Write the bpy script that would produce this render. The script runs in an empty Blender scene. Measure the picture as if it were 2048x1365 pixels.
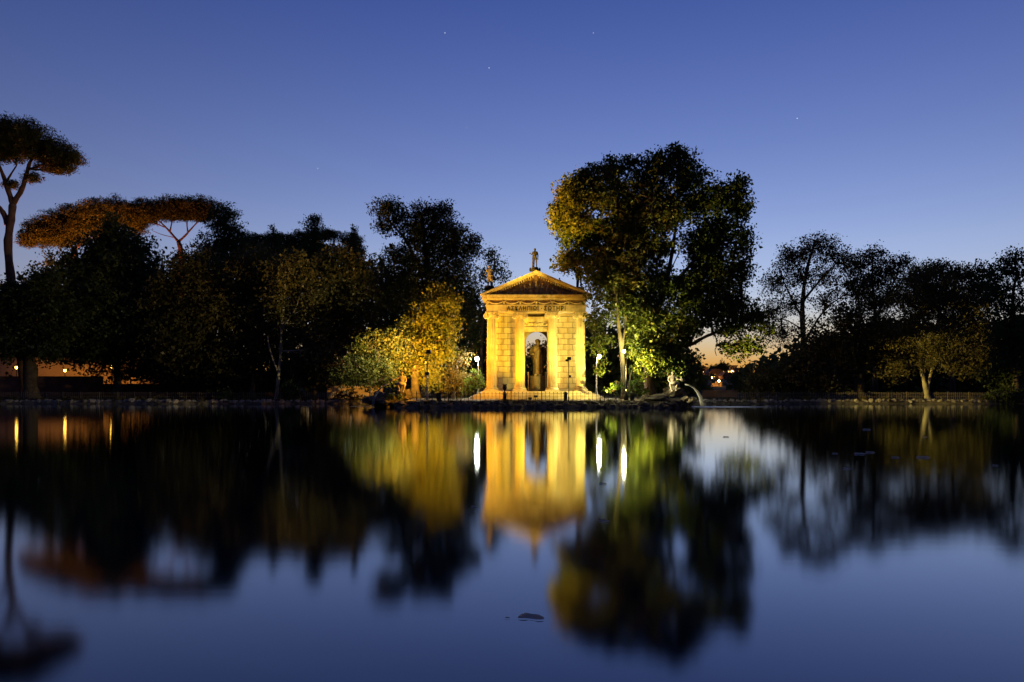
import bpy, math, random
import numpy as np
from mathutils import Vector, Matrix, noise

# ------------------------------------------------------------------ camera, sky, light
sc = bpy.context.scene
C = sc.collection
R = math.radians
EYE, F = 2.0, 1500.0                      # eye height above the lake (m), focal length (px of a 2048 px wide frame)

cam = bpy.data.cameras.new('camera')
co = bpy.data.objects.new('camera', cam); C.objects.link(co)
co.location = (0, 0, EYE); co.rotation_euler = (math.pi/2, 0, 0)
cam.lens = 36*F/2048; cam.shift_y = 86.5/2048; cam.clip_end = 6000
sc.camera = co

world = bpy.data.worlds.new('World'); sc.world = world; world.use_nodes = True
nt = world.node_tree; N = nt.nodes; L = nt.links
sky = N.new('ShaderNodeTexSky'); sky.sky_type = 'NISHITA'; sky.sun_disc = False
sky.sun_elevation = R(-4); sky.sun_rotation = R(15)
sky.air_density = 1.0; sky.dust_density = .3; sky.ozone_density = 2.0
gam = N.new('ShaderNodeGamma'); gam.inputs[1].default_value = .82
tint = N.new('ShaderNodeVectorMath'); tint.operation = 'MULTIPLY'; tint.inputs[1].default_value = (3.0, 3.08, 3.4)
tc = N.new('ShaderNodeTexCoord'); sep = N.new('ShaderNodeSeparateXYZ')
mr = N.new('ShaderNodeMapRange'); mr.inputs[1].default_value = .17; mr.inputs[2].default_value = .47
deep = N.new('ShaderNodeMix'); deep.data_type = 'RGBA'      # the sky deepens towards the zenith
deep.inputs[6].default_value = (1, 1, 1, 1); deep.inputs[7].default_value = (.45, .58, .92, 1)
sca = N.new('ShaderNodeVectorMath'); sca.operation = 'MULTIPLY'
L.new(sky.outputs[0], gam.inputs[0]); L.new(gam.outputs[0], tint.inputs[0])
L.new(tc.outputs['Generated'], sep.inputs[0]); L.new(sep.outputs[2], mr.inputs[0])
L.new(tint.outputs[0], sca.inputs[0]); L.new(mr.outputs[0], deep.inputs[0]); L.new(deep.outputs[2], sca.inputs[1])
lowm = N.new('ShaderNodeMapRange'); lowm.inputs[1].default_value = 0; lowm.inputs[2].default_value = .10      # dim dust layer along the horizon
dust = N.new('ShaderNodeMix'); dust.data_type = 'RGBA'; dust.inputs[6].default_value = (.72, .70, .58, 1); dust.inputs[7].default_value = (1, 1, 1, 1)
sc2 = N.new('ShaderNodeVectorMath'); sc2.operation = 'MULTIPLY'
L.new(sep.outputs[2], lowm.inputs[0]); L.new(lowm.outputs[0], dust.inputs[0]); L.new(sca.outputs[0], sc2.inputs[0]); L.new(dust.outputs[2], sc2.inputs[1])
vor = N.new('ShaderNodeTexVoronoi'); vor.inputs['Scale'].default_value = 38; lt = N.new('ShaderNodeMath'); lt.operation = 'LESS_THAN'; lt.inputs[1].default_value = .022
sr = N.new('ShaderNodeSeparateColor'); gt = N.new('ShaderNodeMath'); gt.operation = 'GREATER_THAN'; gt.inputs[1].default_value = .6
sm = N.new('ShaderNodeMath'); sm.operation = 'MULTIPLY'; sm2 = N.new('ShaderNodeMath'); sm2.operation = 'MULTIPLY'; sm2.inputs[1].default_value = .6      # a few faint stars
adds = N.new('ShaderNodeVectorMath'); adds.operation = 'ADD'
L.new(tc.outputs['Generated'], vor.inputs['Vector']); L.new(vor.outputs['Distance'], lt.inputs[0]); L.new(vor.outputs['Color'], sr.inputs[0]); L.new(sr.outputs[0], gt.inputs[0])
L.new(lt.outputs[0], sm.inputs[0]); L.new(gt.outputs[0], sm.inputs[1]); L.new(sm.outputs[0], sm2.inputs[0]); L.new(sc2.outputs[0], adds.inputs[0]); L.new(sm2.outputs[0], adds.inputs[1])
L.new(adds.outputs[0], N['Background'].inputs[0]); N['Background'].inputs[1].default_value = 1.0

sc.view_settings.view_transform = 'Standard'; sc.view_settings.look = 'None'
sc.view_settings.gamma = 1.0; sc.view_settings.exposure = 0.0
sc.view_settings.use_curve_mapping = False
cy = sc.cycles
cy.use_denoising = True; cy.max_bounces = 6; cy.diffuse_bounces = 3; cy.glossy_bounces = 3
cy.transmission_bounces = 3; cy.transparent_max_bounces = 8; cy.sample_clamp_indirect = 5.0
cy.caustics_reflective = False; cy.caustics_refractive = False

# ------------------------------------------------------------------ helpers
rng = np.random.default_rng(7); random.seed(7)

def P(px, py, Y): return Vector(((px-1024)*Y/F, Y, EYE+(769-py)*Y/F))
def PX(px, Y): return (px-1024)*Y/F
def PZ(py, Y): return EYE+(769-py)*Y/F

def mat(name, col, rough=.8, col2=None, scale=3.0, bump=0.0, metal=0.0, detail=6, bscale=None, spec=.3):
    m = bpy.data.materials.new(name); m.use_nodes = True
    t = m.node_tree; b = t.nodes['Principled BSDF']
    b.inputs['Roughness'].default_value = rough; b.inputs['Metallic'].default_value = metal
    b.inputs['Specular IOR Level'].default_value = spec
    tcn = t.nodes.new('ShaderNodeTexCoord')
    if col2 is None: b.inputs['Base Color'].default_value = (*col, 1)
    else:
        n = t.nodes.new('ShaderNodeTexNoise'); n.inputs['Scale'].default_value = scale; n.inputs['Detail'].default_value = detail
        r = t.nodes.new('ShaderNodeValToRGB'); e = r.color_ramp.elements
        e[0].position = .36; e[1].position = .64; e[0].color = (*col, 1); e[1].color = (*col2, 1)
        t.links.new(tcn.outputs['Object'], n.inputs['Vector']); t.links.new(n.outputs[0], r.inputs[0])
        t.links.new(r.outputs[0], b.inputs['Base Color'])
    if bump:
        n2 = t.nodes.new('ShaderNodeTexNoise'); n2.inputs['Scale'].default_value = bscale or scale*4; n2.inputs['Detail'].default_value = 8
        bp = t.nodes.new('ShaderNodeBump'); bp.inputs['Strength'].default_value = bump; bp.inputs['Distance'].default_value = .05
        t.links.new(tcn.outputs['Object'], n2.inputs['Vector']); t.links.new(n2.outputs[0], bp.inputs['Height'])
        t.links.new(bp.outputs[0], b.inputs['Normal'])
    return m

def emit(name, col, s):
    m = bpy.data.materials.new(name); m.use_nodes = True; t = m.node_tree
    t.nodes.remove(t.nodes['Principled BSDF']); e = t.nodes.new('ShaderNodeEmission')
    e.inputs[0].default_value = (*col, 1); e.inputs[1].default_value = s
    t.links.new(e.outputs[0], t.nodes['Material Output'].inputs[0]); return m

def leafmat(name, cols, trans=.35):
    m = bpy.data.materials.new(name); m.use_nodes = True; t = m.node_tree
    t.nodes.remove(t.nodes['Principled BSDF'])
    a = t.nodes.new('ShaderNodeAttribute'); a.attribute_name = 'tint'
    r = t.nodes.new('ShaderNodeValToRGB'); e = r.color_ramp.elements
    while len(e) < len(cols): e.new(.5)
    for k, c in enumerate(cols): e[k].position = k/(len(cols)-1); e[k].color = (*c, 1)
    d = t.nodes.new('ShaderNodeBsdfDiffuse'); tr = t.nodes.new('ShaderNodeBsdfTranslucent'); mx = t.nodes.new('ShaderNodeMixShader')
    g = t.nodes.new('ShaderNodeBsdfGlossy'); g.inputs['Roughness'].default_value = .45; g.inputs[0].default_value = (.5, .5, .5, 1); m2 = t.nodes.new('ShaderNodeMixShader')
    mx.inputs[0].default_value = trans; m2.inputs[0].default_value = .035
    for s_ in (d, tr): t.links.new(r.outputs[0], s_.inputs[0])
    t.links.new(a.outputs['Fac'], r.inputs[0])
    t.links.new(d.outputs[0], mx.inputs[1]); t.links.new(tr.outputs[0], mx.inputs[2])
    t.links.new(mx.outputs[0], m2.inputs[1]); t.links.new(g.outputs[0], m2.inputs[2])
    t.links.new(m2.outputs[0], t.nodes['Material Output'].inputs[0]); return m

def tag(o, label=None, cat=None, group=None, kind=None):
    if label: o['label'] = label
    if cat: o['category'] = cat
    if group: o['group'] = group
    if kind: o['kind'] = kind
    return o

def empty(name, loc, label=None, cat=None, group=None, rz=0):
    o = bpy.data.objects.new(name, None); C.objects.link(o); o.location = loc; o.rotation_euler = (0, 0, rz)
    o.empty_display_size = .3
    return tag(o, label, cat, group)

def obj(name, me, parent=None, loc=(0, 0, 0), rot=None, scale=None):
    o = bpy.data.objects.new(name, me); C.objects.link(o); o.location = loc
    if parent is not None: o.parent = parent
    if rot is not None: o.rotation_euler = rot
    if scale is not None: o.scale = scale
    return o

class MB:
    """collects shapes into one mesh"""
    def __init__(s): s.v = []; s.f = []
    def add(s, vs, fs):
        k = len(s.v); s.v += [tuple(v) for v in vs]; s.f += [tuple(i+k for i in f) for f in fs]; return s
    def box(s, x0, x1, y0, y1, z0, z1):
        return s.add([(x0,y0,z0),(x1,y0,z0),(x1,y1,z0),(x0,y1,z0),(x0,y0,z1),(x1,y0,z1),(x1,y1,z1),(x0,y1,z1)],
                     [(3,2,1,0),(4,5,6,7),(0,1,5,4),(1,2,6,5),(2,3,7,6),(3,0,4,7)])
    def frustum(s, x0, x1, y0, y1, z0, z1, e):        # box whose front (-y) face is chamfered by e
        return s.add([(x0,y1,z0),(x1,y1,z0),(x1,y1,z1),(x0,y1,z1),(x0+e,y0,z0+e),(x1-e,y0,z0+e),(x1-e,y0,z1-e),(x0+e,y0,z1-e)],
                     [(0,1,2,3),(7,6,5,4),(4,5,1,0),(5,6,2,1),(6,7,3,2),(7,4,0,3)])
    def prism(s, poly, y0, y1):                        # polygon in xz swept along y
        n = len(poly)
        vs = [(x, y0, z) for x, z in poly]+[(x, y1, z) for x, z in poly]
        fs = [tuple(range(n)), tuple(range(2*n-1, n-1, -1))]+[(i, (i+1) % n+0, (i+1) % n+n, i+n)[::-1] for i in range(n)]
        return s.add(vs, fs)
    def prismx(s, poly, x0, x1):                       # polygon in yz swept along x
        n = len(poly)
        vs = [(x0, y, z) for y, z in poly]+[(x1, y, z) for y, z in poly]
        return s.add(vs, [tuple(range(n))[::-1], tuple(range(n, 2*n))]+[(i, (i+1) % n, (i+1) % n+n, i+n) for i in range(n)])
    def lathe(s, prof, n=16, c=(0, 0, 0), flute=0.0, caps=True):
        vs = []; fs = []; m = len(prof)
        for r, z in prof:
            for k in range(n):
                a = 2*math.pi*k/n; rr = r*(1-flute) if k % 2 else r
                vs.append((c[0]+rr*math.cos(a), c[1]+rr*math.sin(a), c[2]+z))
        for i in range(m-1):
            for k in range(n):
                fs.append((i*n+k, i*n+(k+1) % n, (i+1)*n+(k+1) % n, (i+1)*n+k))
        if caps: fs += [tuple(range(n))[::-1], tuple(range((m-1)*n, m*n))]
        return s.add(vs, fs)
    def tube(s, path, rad, n=6, cap=True):
        pts = [Vector(p) for p in path]; m = len(pts)
        rad = rad if isinstance(rad, (list, tuple)) else [rad]*m
        vs = []; fs = []; up = None
        for i, p in enumerate(pts):
            d = (pts[min(i+1, m-1)]-pts[max(i-1, 0)])
            d = d.normalized() if d.length > 1e-9 else Vector((0, 0, 1))
            if up is None: up = d.orthogonal().normalized()
            u = (up-d*up.dot(d)); u = u.normalized() if u.length > 1e-6 else d.orthogonal().normalized(); up = u
            w = d.cross(u)
            for k in range(n):
                a = 2*math.pi*k/n; vs.append(p+(u*math.cos(a)+w*math.sin(a))*rad[i])
        for i in range(m-1):
            for k in range(n): fs.append((i*n+k, i*n+(k+1) % n, (i+1)*n+(k+1) % n, (i+1)*n+k))
        if cap: fs += [tuple(range(n))[::-1], tuple(range((m-1)*n, m*n))]
        return s.add(vs, fs)
    def ball(s, c, r, nu=10, nv=6, jit=0.0, seed=0):
        r = r if isinstance(r, (tuple, list)) else (r, r, r)
        vs = [(c[0], c[1], c[2]-r[2])]; fs = []
        for i in range(1, nv):
            t = math.pi*i/nv
            for k in range(nu):
                a = 2*math.pi*k/nu; d = Vector((math.sin(t)*math.cos(a), math.sin(t)*math.sin(a), -math.cos(t)))
                q = 1+jit*noise.noise(d*1.7+Vector((seed*7.3, seed*3.1, 0)))
                vs.append((c[0]+r[0]*d.x*q, c[1]+r[1]*d.y*q, c[2]+r[2]*d.z*q))
        vs.append((c[0], c[1], c[2]+r[2])); last = len(vs)-1
        for k in range(nu):
            fs.append((0, 1+(k+1) % nu, 1+k)); fs.append((last, last-nu+k, last-nu+(k+1) % nu))
        for i in range(nv-2):
            for k in range(nu):
                a = 1+i*nu+k; b = 1+i*nu+(k+1) % nu; fs.append((a, b, b+nu, a+nu))
        return s.add(vs, fs)
    def move(s, d):
        s.v = [(v[0]+d[0], v[1]+d[1], v[2]+d[2]) for v in s.v]; return s
    def mesh(s, name, m, smooth=False):
        me = bpy.data.meshes.new(name); me.from_pydata(s.v, [], s.f)
        if m: me.materials.append(m)
        if smooth: me.polygons.foreach_set('use_smooth', [True]*len(me.polygons))
        me.update(); return me
    def build(s, name, m, parent=None, smooth=False, loc=(0, 0, 0)):
        return obj(name, s.mesh(name, m, smooth), parent, loc)

def skinfig(name, pts, edges, m, subd=2, parent=None, loc=(0, 0, 0), H=1.0, root=0, rz=0):
    """one continuous body grown from a skeleton; pts: name -> (x,y,z,r)"""
    ks = list(pts); me = bpy.data.meshes.new(name)
    me.from_pydata([tuple(H*c for c in pts[k][:3]) for k in ks], [(ks.index(a), ks.index(b)) for a, b in edges], [])
    o = bpy.data.objects.new(name, me); C.objects.link(o)
    sk = o.modifiers.new('skin', 'SKIN')
    for i, k in enumerate(ks):
        r = pts[k][3]*H; me.skin_vertices[0].data[i].radius = (r, r)
        me.skin_vertices[0].data[i].use_root = (i == root)
    sb = o.modifiers.new('sub', 'SUBSURF'); sb.levels = subd; sb.render_levels = subd
    dg = bpy.context.evaluated_depsgraph_get(); dg.update()
    nm = bpy.data.meshes.new_from_object(o.evaluated_get(dg))
    bpy.data.objects.remove(o); nm.name = name; nm.materials.clear(); nm.materials.append(m)
    nm.polygons.foreach_set('use_smooth', [True]*len(nm.polygons))
    return obj(name, nm, parent, loc, (0, 0, rz))

def spot(parent, loc, target, watts, col, size, blend=.6, radius=.03):
    l = bpy.data.lights.new('floodlight_beam', 'SPOT'); l.energy = watts; l.color = col; l.spot_size = R(size); l.spot_blend = blend
    l.shadow_soft_size = radius
    o = bpy.data.objects.new('floodlight_beam', l); C.objects.link(o)
    o.rotation_euler = (Vector(target)-Vector(loc)).to_track_quat('-Z', 'Y').to_euler()
    o.parent = parent; o.location = Vector(loc)-parent.location
    return o

SODIUM = (1.0, .41, .010); WARM = (1.0, .79, .15); YELLOW = (1.0, .68, .012); WHITE = (1.0, .97, .74); ORANGE = (1.0, .30, .045)

# ------------------------------------------------------------------ materials
M_stone = mat('pale_limestone', (.46, .38, .26), .8, (.62, .54, .40), 1.1, .35, bscale=14, detail=10)
def vary(m, lo=.86, hi=1.08):                         # each block has its own tone, and rain streaks run down it
    t = m.node_tree; b = t.nodes['Principled BSDF']; src = b.inputs['Base Color'].links[0].from_socket
    oi = t.nodes.new('ShaderNodeObjectInfo'); r = t.nodes.new('ShaderNodeMapRange'); r.inputs[3].default_value = lo; r.inputs[4].default_value = hi
    mp = t.nodes.new('ShaderNodeMapping'); mp.inputs['Scale'].default_value = (5, 5, .35); n = t.nodes.new('ShaderNodeTexNoise'); n.inputs['Scale'].default_value = 1.0; n.inputs['Detail'].default_value = 5
    g = t.nodes.new('ShaderNodeNewGeometry'); r2 = t.nodes.new('ShaderNodeMapRange'); r2.inputs[1].default_value = .35; r2.inputs[2].default_value = .6; r2.inputs[3].default_value = .80; r2.inputs[4].default_value = 1.05
    m1 = t.nodes.new('ShaderNodeMath'); m1.operation = 'MULTIPLY'; v = t.nodes.new('ShaderNodeVectorMath'); v.operation = 'SCALE'
    t.links.new(oi.outputs['Random'], r.inputs[0]); t.links.new(g.outputs['Position'], mp.inputs[0]); t.links.new(mp.outputs[0], n.inputs['Vector']); t.links.new(n.outputs[0], r2.inputs[0])
    t.links.new(r.outputs[0], m1.inputs[0]); t.links.new(r2.outputs[0], m1.inputs[1]); t.links.new(src, v.inputs[0]); t.links.new(m1.outputs[0], v.inputs['Scale']); t.links.new(v.outputs[0], b.inputs['Base Color'])
vary(M_stone)
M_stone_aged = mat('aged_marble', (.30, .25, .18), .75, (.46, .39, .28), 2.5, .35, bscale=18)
M_relief = mat('brownish_terracotta', (.32, .20, .11), .8, (.46, .31, .17), 3, .3)
M_joint = mat('joint_mortar', (.17, .125, .08), .9)
M_letters = mat('dark_bronze_letters', (.03, .022, .015), .5)
M_godstatue = mat('brown_weathered_marble', (.10, .075, .045), .65, (.17, .13, .08), 4, .3)
M_litstatue = mat('floodlit_marble', (.5, .42, .32), .7, (.6, .52, .4), 4, .3)  # floodlight on the left roof statue put into a paler marble
M_barkdim = mat('mottled_plane_bark', (.10, .085, .05), .9, (.22, .185, .115), 1.1, .5, bscale=6)
M_statue = mat('weathered_marble', (.26, .22, .17), .65, (.40, .34, .26), 4, .3)
M_darkstatue = mat('unlit_dark_stone', (.014, .012, .01), .85, (.035, .028, .022), 5, .3)  # dark stone, coloured darker still so it looks unlit in the beam
M_roof = mat('old_roof_tile', (.16, .085, .05), .85, (.24, .13, .08), 3, .3)
M_iron = mat('black_iron', (.018, .017, .015), .5, metal=.0)
M_rail = mat('lamplit_iron', (.13, .105, .08), .7, (.20, .16, .12), 6)  # lamplight on the bank railings put into a paler brown
M_grey = mat('grey_painted_metal', (.32, .31, .29), .5)
M_rock = mat('mossy_tufa', (.08, .068, .048), .95, (.20, .165, .11), 1.6, .8, bscale=6)
M_bankstone = mat('pale_bank_stone', (.28, .24, .17), .9, (.46, .40, .30), 1.7, .5, bscale=7)
M_ground = mat('park_earth', (.03, .026, .014), 1.0, (.06, .052, .028), .35, .4, bscale=2.5, spec=.05)
M_wall = mat('red_brown_wall', (.17, .09, .06), .9, (.25, .14, .09), .8, .3)
M_ochre = mat('ochre_plaster', (.45, .30, .16), .9, (.55, .38, .22), .5, .2)
M_bark = mat('rough_bark', (.07, .05, .035), .95, (.13, .095, .065), 2.2, .8, bscale=7)
M_barkpale = mat('pale_plane_bark', (.24, .20, .12), .9, (.42, .36, .24), 1.1, .4, bscale=6)
M_barkred = mat('reddish_pine_bark', (.13, .065, .045), .95, (.22, .12, .08), 1.5, .8, bscale=5)
M_globe = emit('lamp_glow', (1.0, .97, .80), 1100.0)
M_globe_small = emit('lamp_glow_small', (1.0, .93, .50), 900.0)
M_globe_sodium = emit('sodium_glow', (1.0, .50, .06), 24.0)
M_win = emit('lit_window_glow', (1.0, .55, .16), 4.0)
M_windark = mat('dark_window_glass', (.02, .02, .025), .2)

G = .055
L_plane = leafmat('plane_leaves', [(.055, .085, .014), (.08, .12, .018), (.13, .15, .022), (.22, .13, .022)])
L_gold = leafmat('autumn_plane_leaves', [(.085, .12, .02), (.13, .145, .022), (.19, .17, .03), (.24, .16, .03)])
L_goldlit = leafmat('gold_lit_leaves', [(.07, .10, .016), (.11, .125, .02), (.17, .14, .025), (.22, .13, .025)])  # gold of the floodlight put into the leaf colour
L_oak = leafmat('evergreen_oak_leaves', [(.05, .066, .018), (.07, .09, .026), (.10, .11, .032)])
L_pine = leafmat('pine_needles', [(.055, .058, .016), (.08, .08, .022), (.12, .10, .03)], .25)
L_gloss = leafmat('glossy_evergreen_leaves', [(.03, .055, .014), (.05, .085, .02), (.09, .13, .035)])
L_bush = leafmat('fresh_green_leaves', [(.08, .13, .02), (.12, .19, .03), (.17, .24, .05)])
L_brown = leafmat('olive_brown_leaves', [(.08, .075, .02), (.13, .105, .03), (.19, .14, .04)])
L_dim = leafmat('dull_leaves', [(.065, .062, .02), (.09, .082, .026), (.13, .10, .034)])

# ------------------------------------------------------------------ ground and water
def sst(a, b, x):
    t = np.clip((x-a)/(b-a), 0, 1); return t*t*(3-2*t)

def shore(x):
    x = np.asarray(x, float)
    base = 76.3+.5*np.sin(x*.23)+.3*np.sin(x*.61+1)+np.where(x > 0, .4, 0)
    isl = sst(-13.0, -9.2, x)*(1-sst(13.6, 16.2, x))
    front = 64.3+.5*np.sin(x*.31+.6)+.22*np.sin(x*.9)
    return base*(1-isl)+front*isl

def ground_z(x, y):
    x = np.asarray(x, float); y = np.asarray(y, float)
    d = y-shore(x)
    isl = sst(-13.5, -10, x)*(1-sst(13, 16.5, x))
    top = .36+.16*isl
    z = -1.1+sst(-.55, .25, d)*(1.1+top)
    z = z+.12*sst(1, 6, d)+.05*np.sin(x*.7)*np.sin(y*.5)*sst(1, 4, d)
    z = z+sst(10, 90, d)*1.1+sst(90, 340, d)*6.6-sst(360, 900, d)*9
    near = 1-sst(2.2, 3.4, y)                          # the bank the photographer stands on
    return np.where(y < 40, -1.1+near*1.6, z)

def sheet(name, xs, ys, zf, m):
    X, Yg = np.meshgrid(xs, ys); Z = zf(X, Yg)
    v = np.stack([X, Yg, Z], -1).reshape(-1, 3); nx, ny = len(xs), len(ys)
    i = (np.arange(ny-1)[:, None]*nx+np.arange(nx-1)[None]).reshape(-1)
    q = np.stack([i, i+1, i+1+nx, i+nx], 1)
    me = rawmesh(name, v, q, m); me.polygons.foreach_set('use_smooth', [True]*len(me.polygons))
    return obj(name, me)

def rawmesh(name, v, q, m):
    me = bpy.data.meshes.new(name); n = len(q)
    me.vertices.add(len(v)); me.vertices.foreach_set('co', np.asarray(v, np.float32).ravel())
    me.loops.add(n*q.shape[1]); me.loops.foreach_set('vertex_index', q.astype(np.int32).ravel())
    me.polygons.add(n); me.polygons.foreach_set('loop_start', (np.arange(n)*q.shape[1]).astype(np.int32))
    me.materials.append(m); me.update(calc_edges=True); return me

xs = np.concatenate([[-2500, -900, -400, -200, -120, -80], np.arange(-62, 62.1, .55), [80, 120, 200, 400, 900, 2500]])
ys = np.concatenate([[-200, -30, 0, 2, 2.6, 3.2, 4, 30, 50, 60], np.arange(62, 81, .4), np.arange(81, 100, 2), [105, 115, 130, 150, 180, 220, 280, 350, 450, 700, 1200, 3500]])
gnd = tag(sheet('ground', xs, ys, ground_z, M_ground), kind='structure')

def litground_z(x, y): return ground_z(x, y)+.035+.012*np.sin(x*3.1)*np.sin(y*2.7)
M_litground = mat('floodlit_ground', (.24, .20, .13), .95, (.36, .30, .20), 5, .4, bscale=30)  # pale tone carries the floodlight on the island ground
px_ = np.linspace(-9.2, 12.2, 60)
yy_ = np.linspace(0, 1, 12)
X_ = np.repeat(px_[None], 12, 0); Y_ = (shore(px_)+.95)[None]+yy_[:, None]*(71.2-(shore(px_)+.95))[None]
v_ = np.stack([X_, Y_, litground_z(X_, Y_)], -1).reshape(-1, 3); i_ = (np.arange(11)[:, None]*60+np.arange(59)[None]).reshape(-1)
tag(obj('lit_ground', rawmesh('lit_ground', v_, np.stack([i_, i_+1, i_+61, i_+60], 1), M_litground)), kind='structure')  # sheet added over the earth to brighten it like floodlit ground

M_water = bpy.data.materials.new('still_lake_water'); M_water.use_nodes = True
t = M_water.node_tree; t.nodes.remove(t.nodes['Principled BSDF'])
gl_ = t.nodes.new('ShaderNodeBsdfGlossy'); gl_.distribution = 'BECKMANN'; gl_.inputs['Roughness'].default_value = .086; gl_.inputs[0].default_value = (.86, .925, 1, 1)
df_ = t.nodes.new('ShaderNodeBsdfDiffuse'); df_.inputs[0].default_value = (.003, .006, .015, 1)
fr_ = t.nodes.new('ShaderNodeFresnel'); fr_.inputs[0].default_value = 1.72; mw_ = t.nodes.new('ShaderNodeMixShader')
fm_ = t.nodes.new('ShaderNodeMath'); fm_.operation = 'MULTIPLY'; fm_.inputs[1].default_value = 1.4; fm_.use_clamp = True
t.links.new(fr_.outputs[0], fm_.inputs[0]); t.links.new(fm_.outputs[0], mw_.inputs[0]); t.links.new(df_.outputs[0], mw_.inputs[1]); t.links.new(gl_.outputs[0], mw_.inputs[2])
t.links.new(mw_.outputs[0], t.nodes['Material Output'].inputs[0])
tcn = t.nodes.new('ShaderNodeTexCoord'); mp = t.nodes.new('ShaderNodeMapping'); mp.inputs['Scale'].default_value = (.35, 2.2, 1)
nz = t.nodes.new('ShaderNodeTexNoise'); nz.inputs['Scale'].default_value = 1.6; nz.inputs['Detail'].default_value = 4
bp = t.nodes.new('ShaderNodeBump'); bp.inputs['Strength'].default_value = .014; bp.inputs['Distance'].default_value = .02
t.links.new(tcn.outputs['Object'], mp.inputs[0]); t.links.new(mp.outputs[0], nz.inputs['Vector'])
t.links.new(nz.outputs[0], bp.inputs['Height']); t.links.new(bp.outputs[0], gl_.inputs['Normal'])
water = MB().add([(-300, -6, 0), (300, -6, 0), (300, 92, 0), (-300, 92, 0)], [(0, 1, 2, 3)]).build('lake_water', M_water)
tag(water, kind='structure')

# ------------------------------------------------------------------ stones along the banks
def stone_meshes(n, m, r=(.5, .4, .36)):
    return [MB().ball((0, 0, 0), r, 8, 5, .55, k+3).mesh('stone', m, False) for k in range(n)]
SM = stone_meshes(7, M_bankstone); RM = stone_meshes(7, M_rock, (.5, .5, .42))

def bank(name, xa, xb, step, meshes, smin, smax, m, off=.12, zmid=.2, rows=1):
    b = MB(); x = xa; prof = [(-.55, -.4), (-.1, .26), (.25, .30), (.5, .1)]
    xs_ = np.linspace(xa, xb, max(2, int((xb-xa)/.8)))
    vs = []; fs = []
    for i, xx in enumerate(xs_):
        s = float(shore(xx))
        for dy, dz in prof: vs.append((xx, s+dy, dz+.05*math.sin(xx*3)))
    k = len(prof)
    for i in range(len(xs_)-1):
        for j in range(k-1): fs.append((i*k+j, (i+1)*k+j, (i+1)*k+j+1, i*k+j+1))
    o = MB().add(vs, fs).build(name, m); tag(o, kind='structure')
    for r in range(rows):
        x = xa+.2*r
        while x < xb:
            s = random.uniform(smin, smax); e = .02
            dx = float(shore(x+e)-shore(x-e))/(2*e); st = step*random.uniform(.7, 1.3)*s/((smin+smax)/2)/math.sqrt(1+min(dx*dx, 16))
            me = random.choice(meshes)
            obj('stone', me, o, (x, float(shore(x))+off+random.uniform(-.12, .12)+.3*r, zmid+random.uniform(-.06, .06)+.18*r),
                (random.uniform(-.3, .3), random.uniform(-.3, .3), random.uniform(0, 6.28)), (s, s*random.uniform(.8, 1.1), s*random.uniform(.7, 1.05)))
            x += st
    return o
bank('lake_bank_left', -58, -13.2, .5, SM, .45, .95, M_rock)
bank('lake_bank_right', 16.3, 58, .42, SM, .4, .75, M_rock, zmid=.26)
bank('island_bank', -13.2, 16.3, .55, RM, .5, .95, M_rock, off=.0, zmid=.06, rows=2)

# ------------------------------------------------------------------ temple
TX, TY = PX(1072, 71), 71.0                 # centre line and column axis plane
Z0 = 1.34
temple = empty('temple', (TX, TY, .5), 'small floodlit classical temple with four Ionic columns and pediment on the island', 'temple')
def T(mb, name, m, parent=temple, smooth=False, wz=True):     # meshes written with z above the lake, x,y from the temple centre
    return mb.move((0, 0, -.5)).build(name, m, parent, smooth)

# stepped base
for k in range(5):
    e = .33*(4-k)
    b = MB().box(-5.15-e, 5.15+e, -.95-e, 5.6+e, .40 if k == 0 else .55+.158*k-.002, .55+.158*(k+1))
    T(b, 'step', M_stone)
# walls behind the columns
WF = 1.55
for q in ((-4.35, -1.32, Z0), (1.32, 4.35, Z0), (-1.32, 1.32, 7.12)): T(MB().box(q[0], q[1], WF+.06, WF+.5, q[2], 8.80), 'wall', M_joint)
for q in (-1, 1): T(MB().box(min(q*4.35, q*3.9), max(q*4.35, q*3.9), WF+.5, 4.6, Z0, 8.8), 'side_wall', M_stone)
ch = .538
blocks = {}
for side in (-1, 1):
    for r in range(13):
        z0 = Z0+.22+r*ch
        cuts = [1.34, 1.72, 2.66, 3.6, 4.0] if r % 2 else [1.34, 2.2, 3.13, 4.0]
        for a, c in zip(cuts[:-1], cuts[1:]):
            w = round(c-a, 2)
            if w not in blocks: blocks[w] = MB().frustum(-w/2, w/2, -.04, .06, 0, ch-.014, .02).mesh('block', M_stone)
            obj('block', blocks[w], temple, (side*(a+c)/2, WF+random.uniform(-.006, .006), z0-.5), None, (.985, 1, 1))
for s in (-1, 1):
    b = MB()
    b.box(min(s*4.0, s*4.42), max(s*4.0, s*4.42), WF-.10, WF+.06, Z0+.22, 8.3)
    b.box(min(s*3.95, s*4.47), max(s*3.95, s*4.47), WF-.15, WF+.06, 8.3, 8.62)
    T(b, 'pilaster', M_stone)
for q in ((-4.5, -1.32), (1.32, 4.5)): T(MB().box(*q, WF-.12, WF+.06, Z0, Z0+.2), 'wall_base', M_stone)
for q in ((-4.42, -1.34), (1.34, 4.42)): T(MB().box(*q, WF-.04, WF+.06, Z0+.24+13*ch, 8.8), 'wall_band', M_stone)
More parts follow.
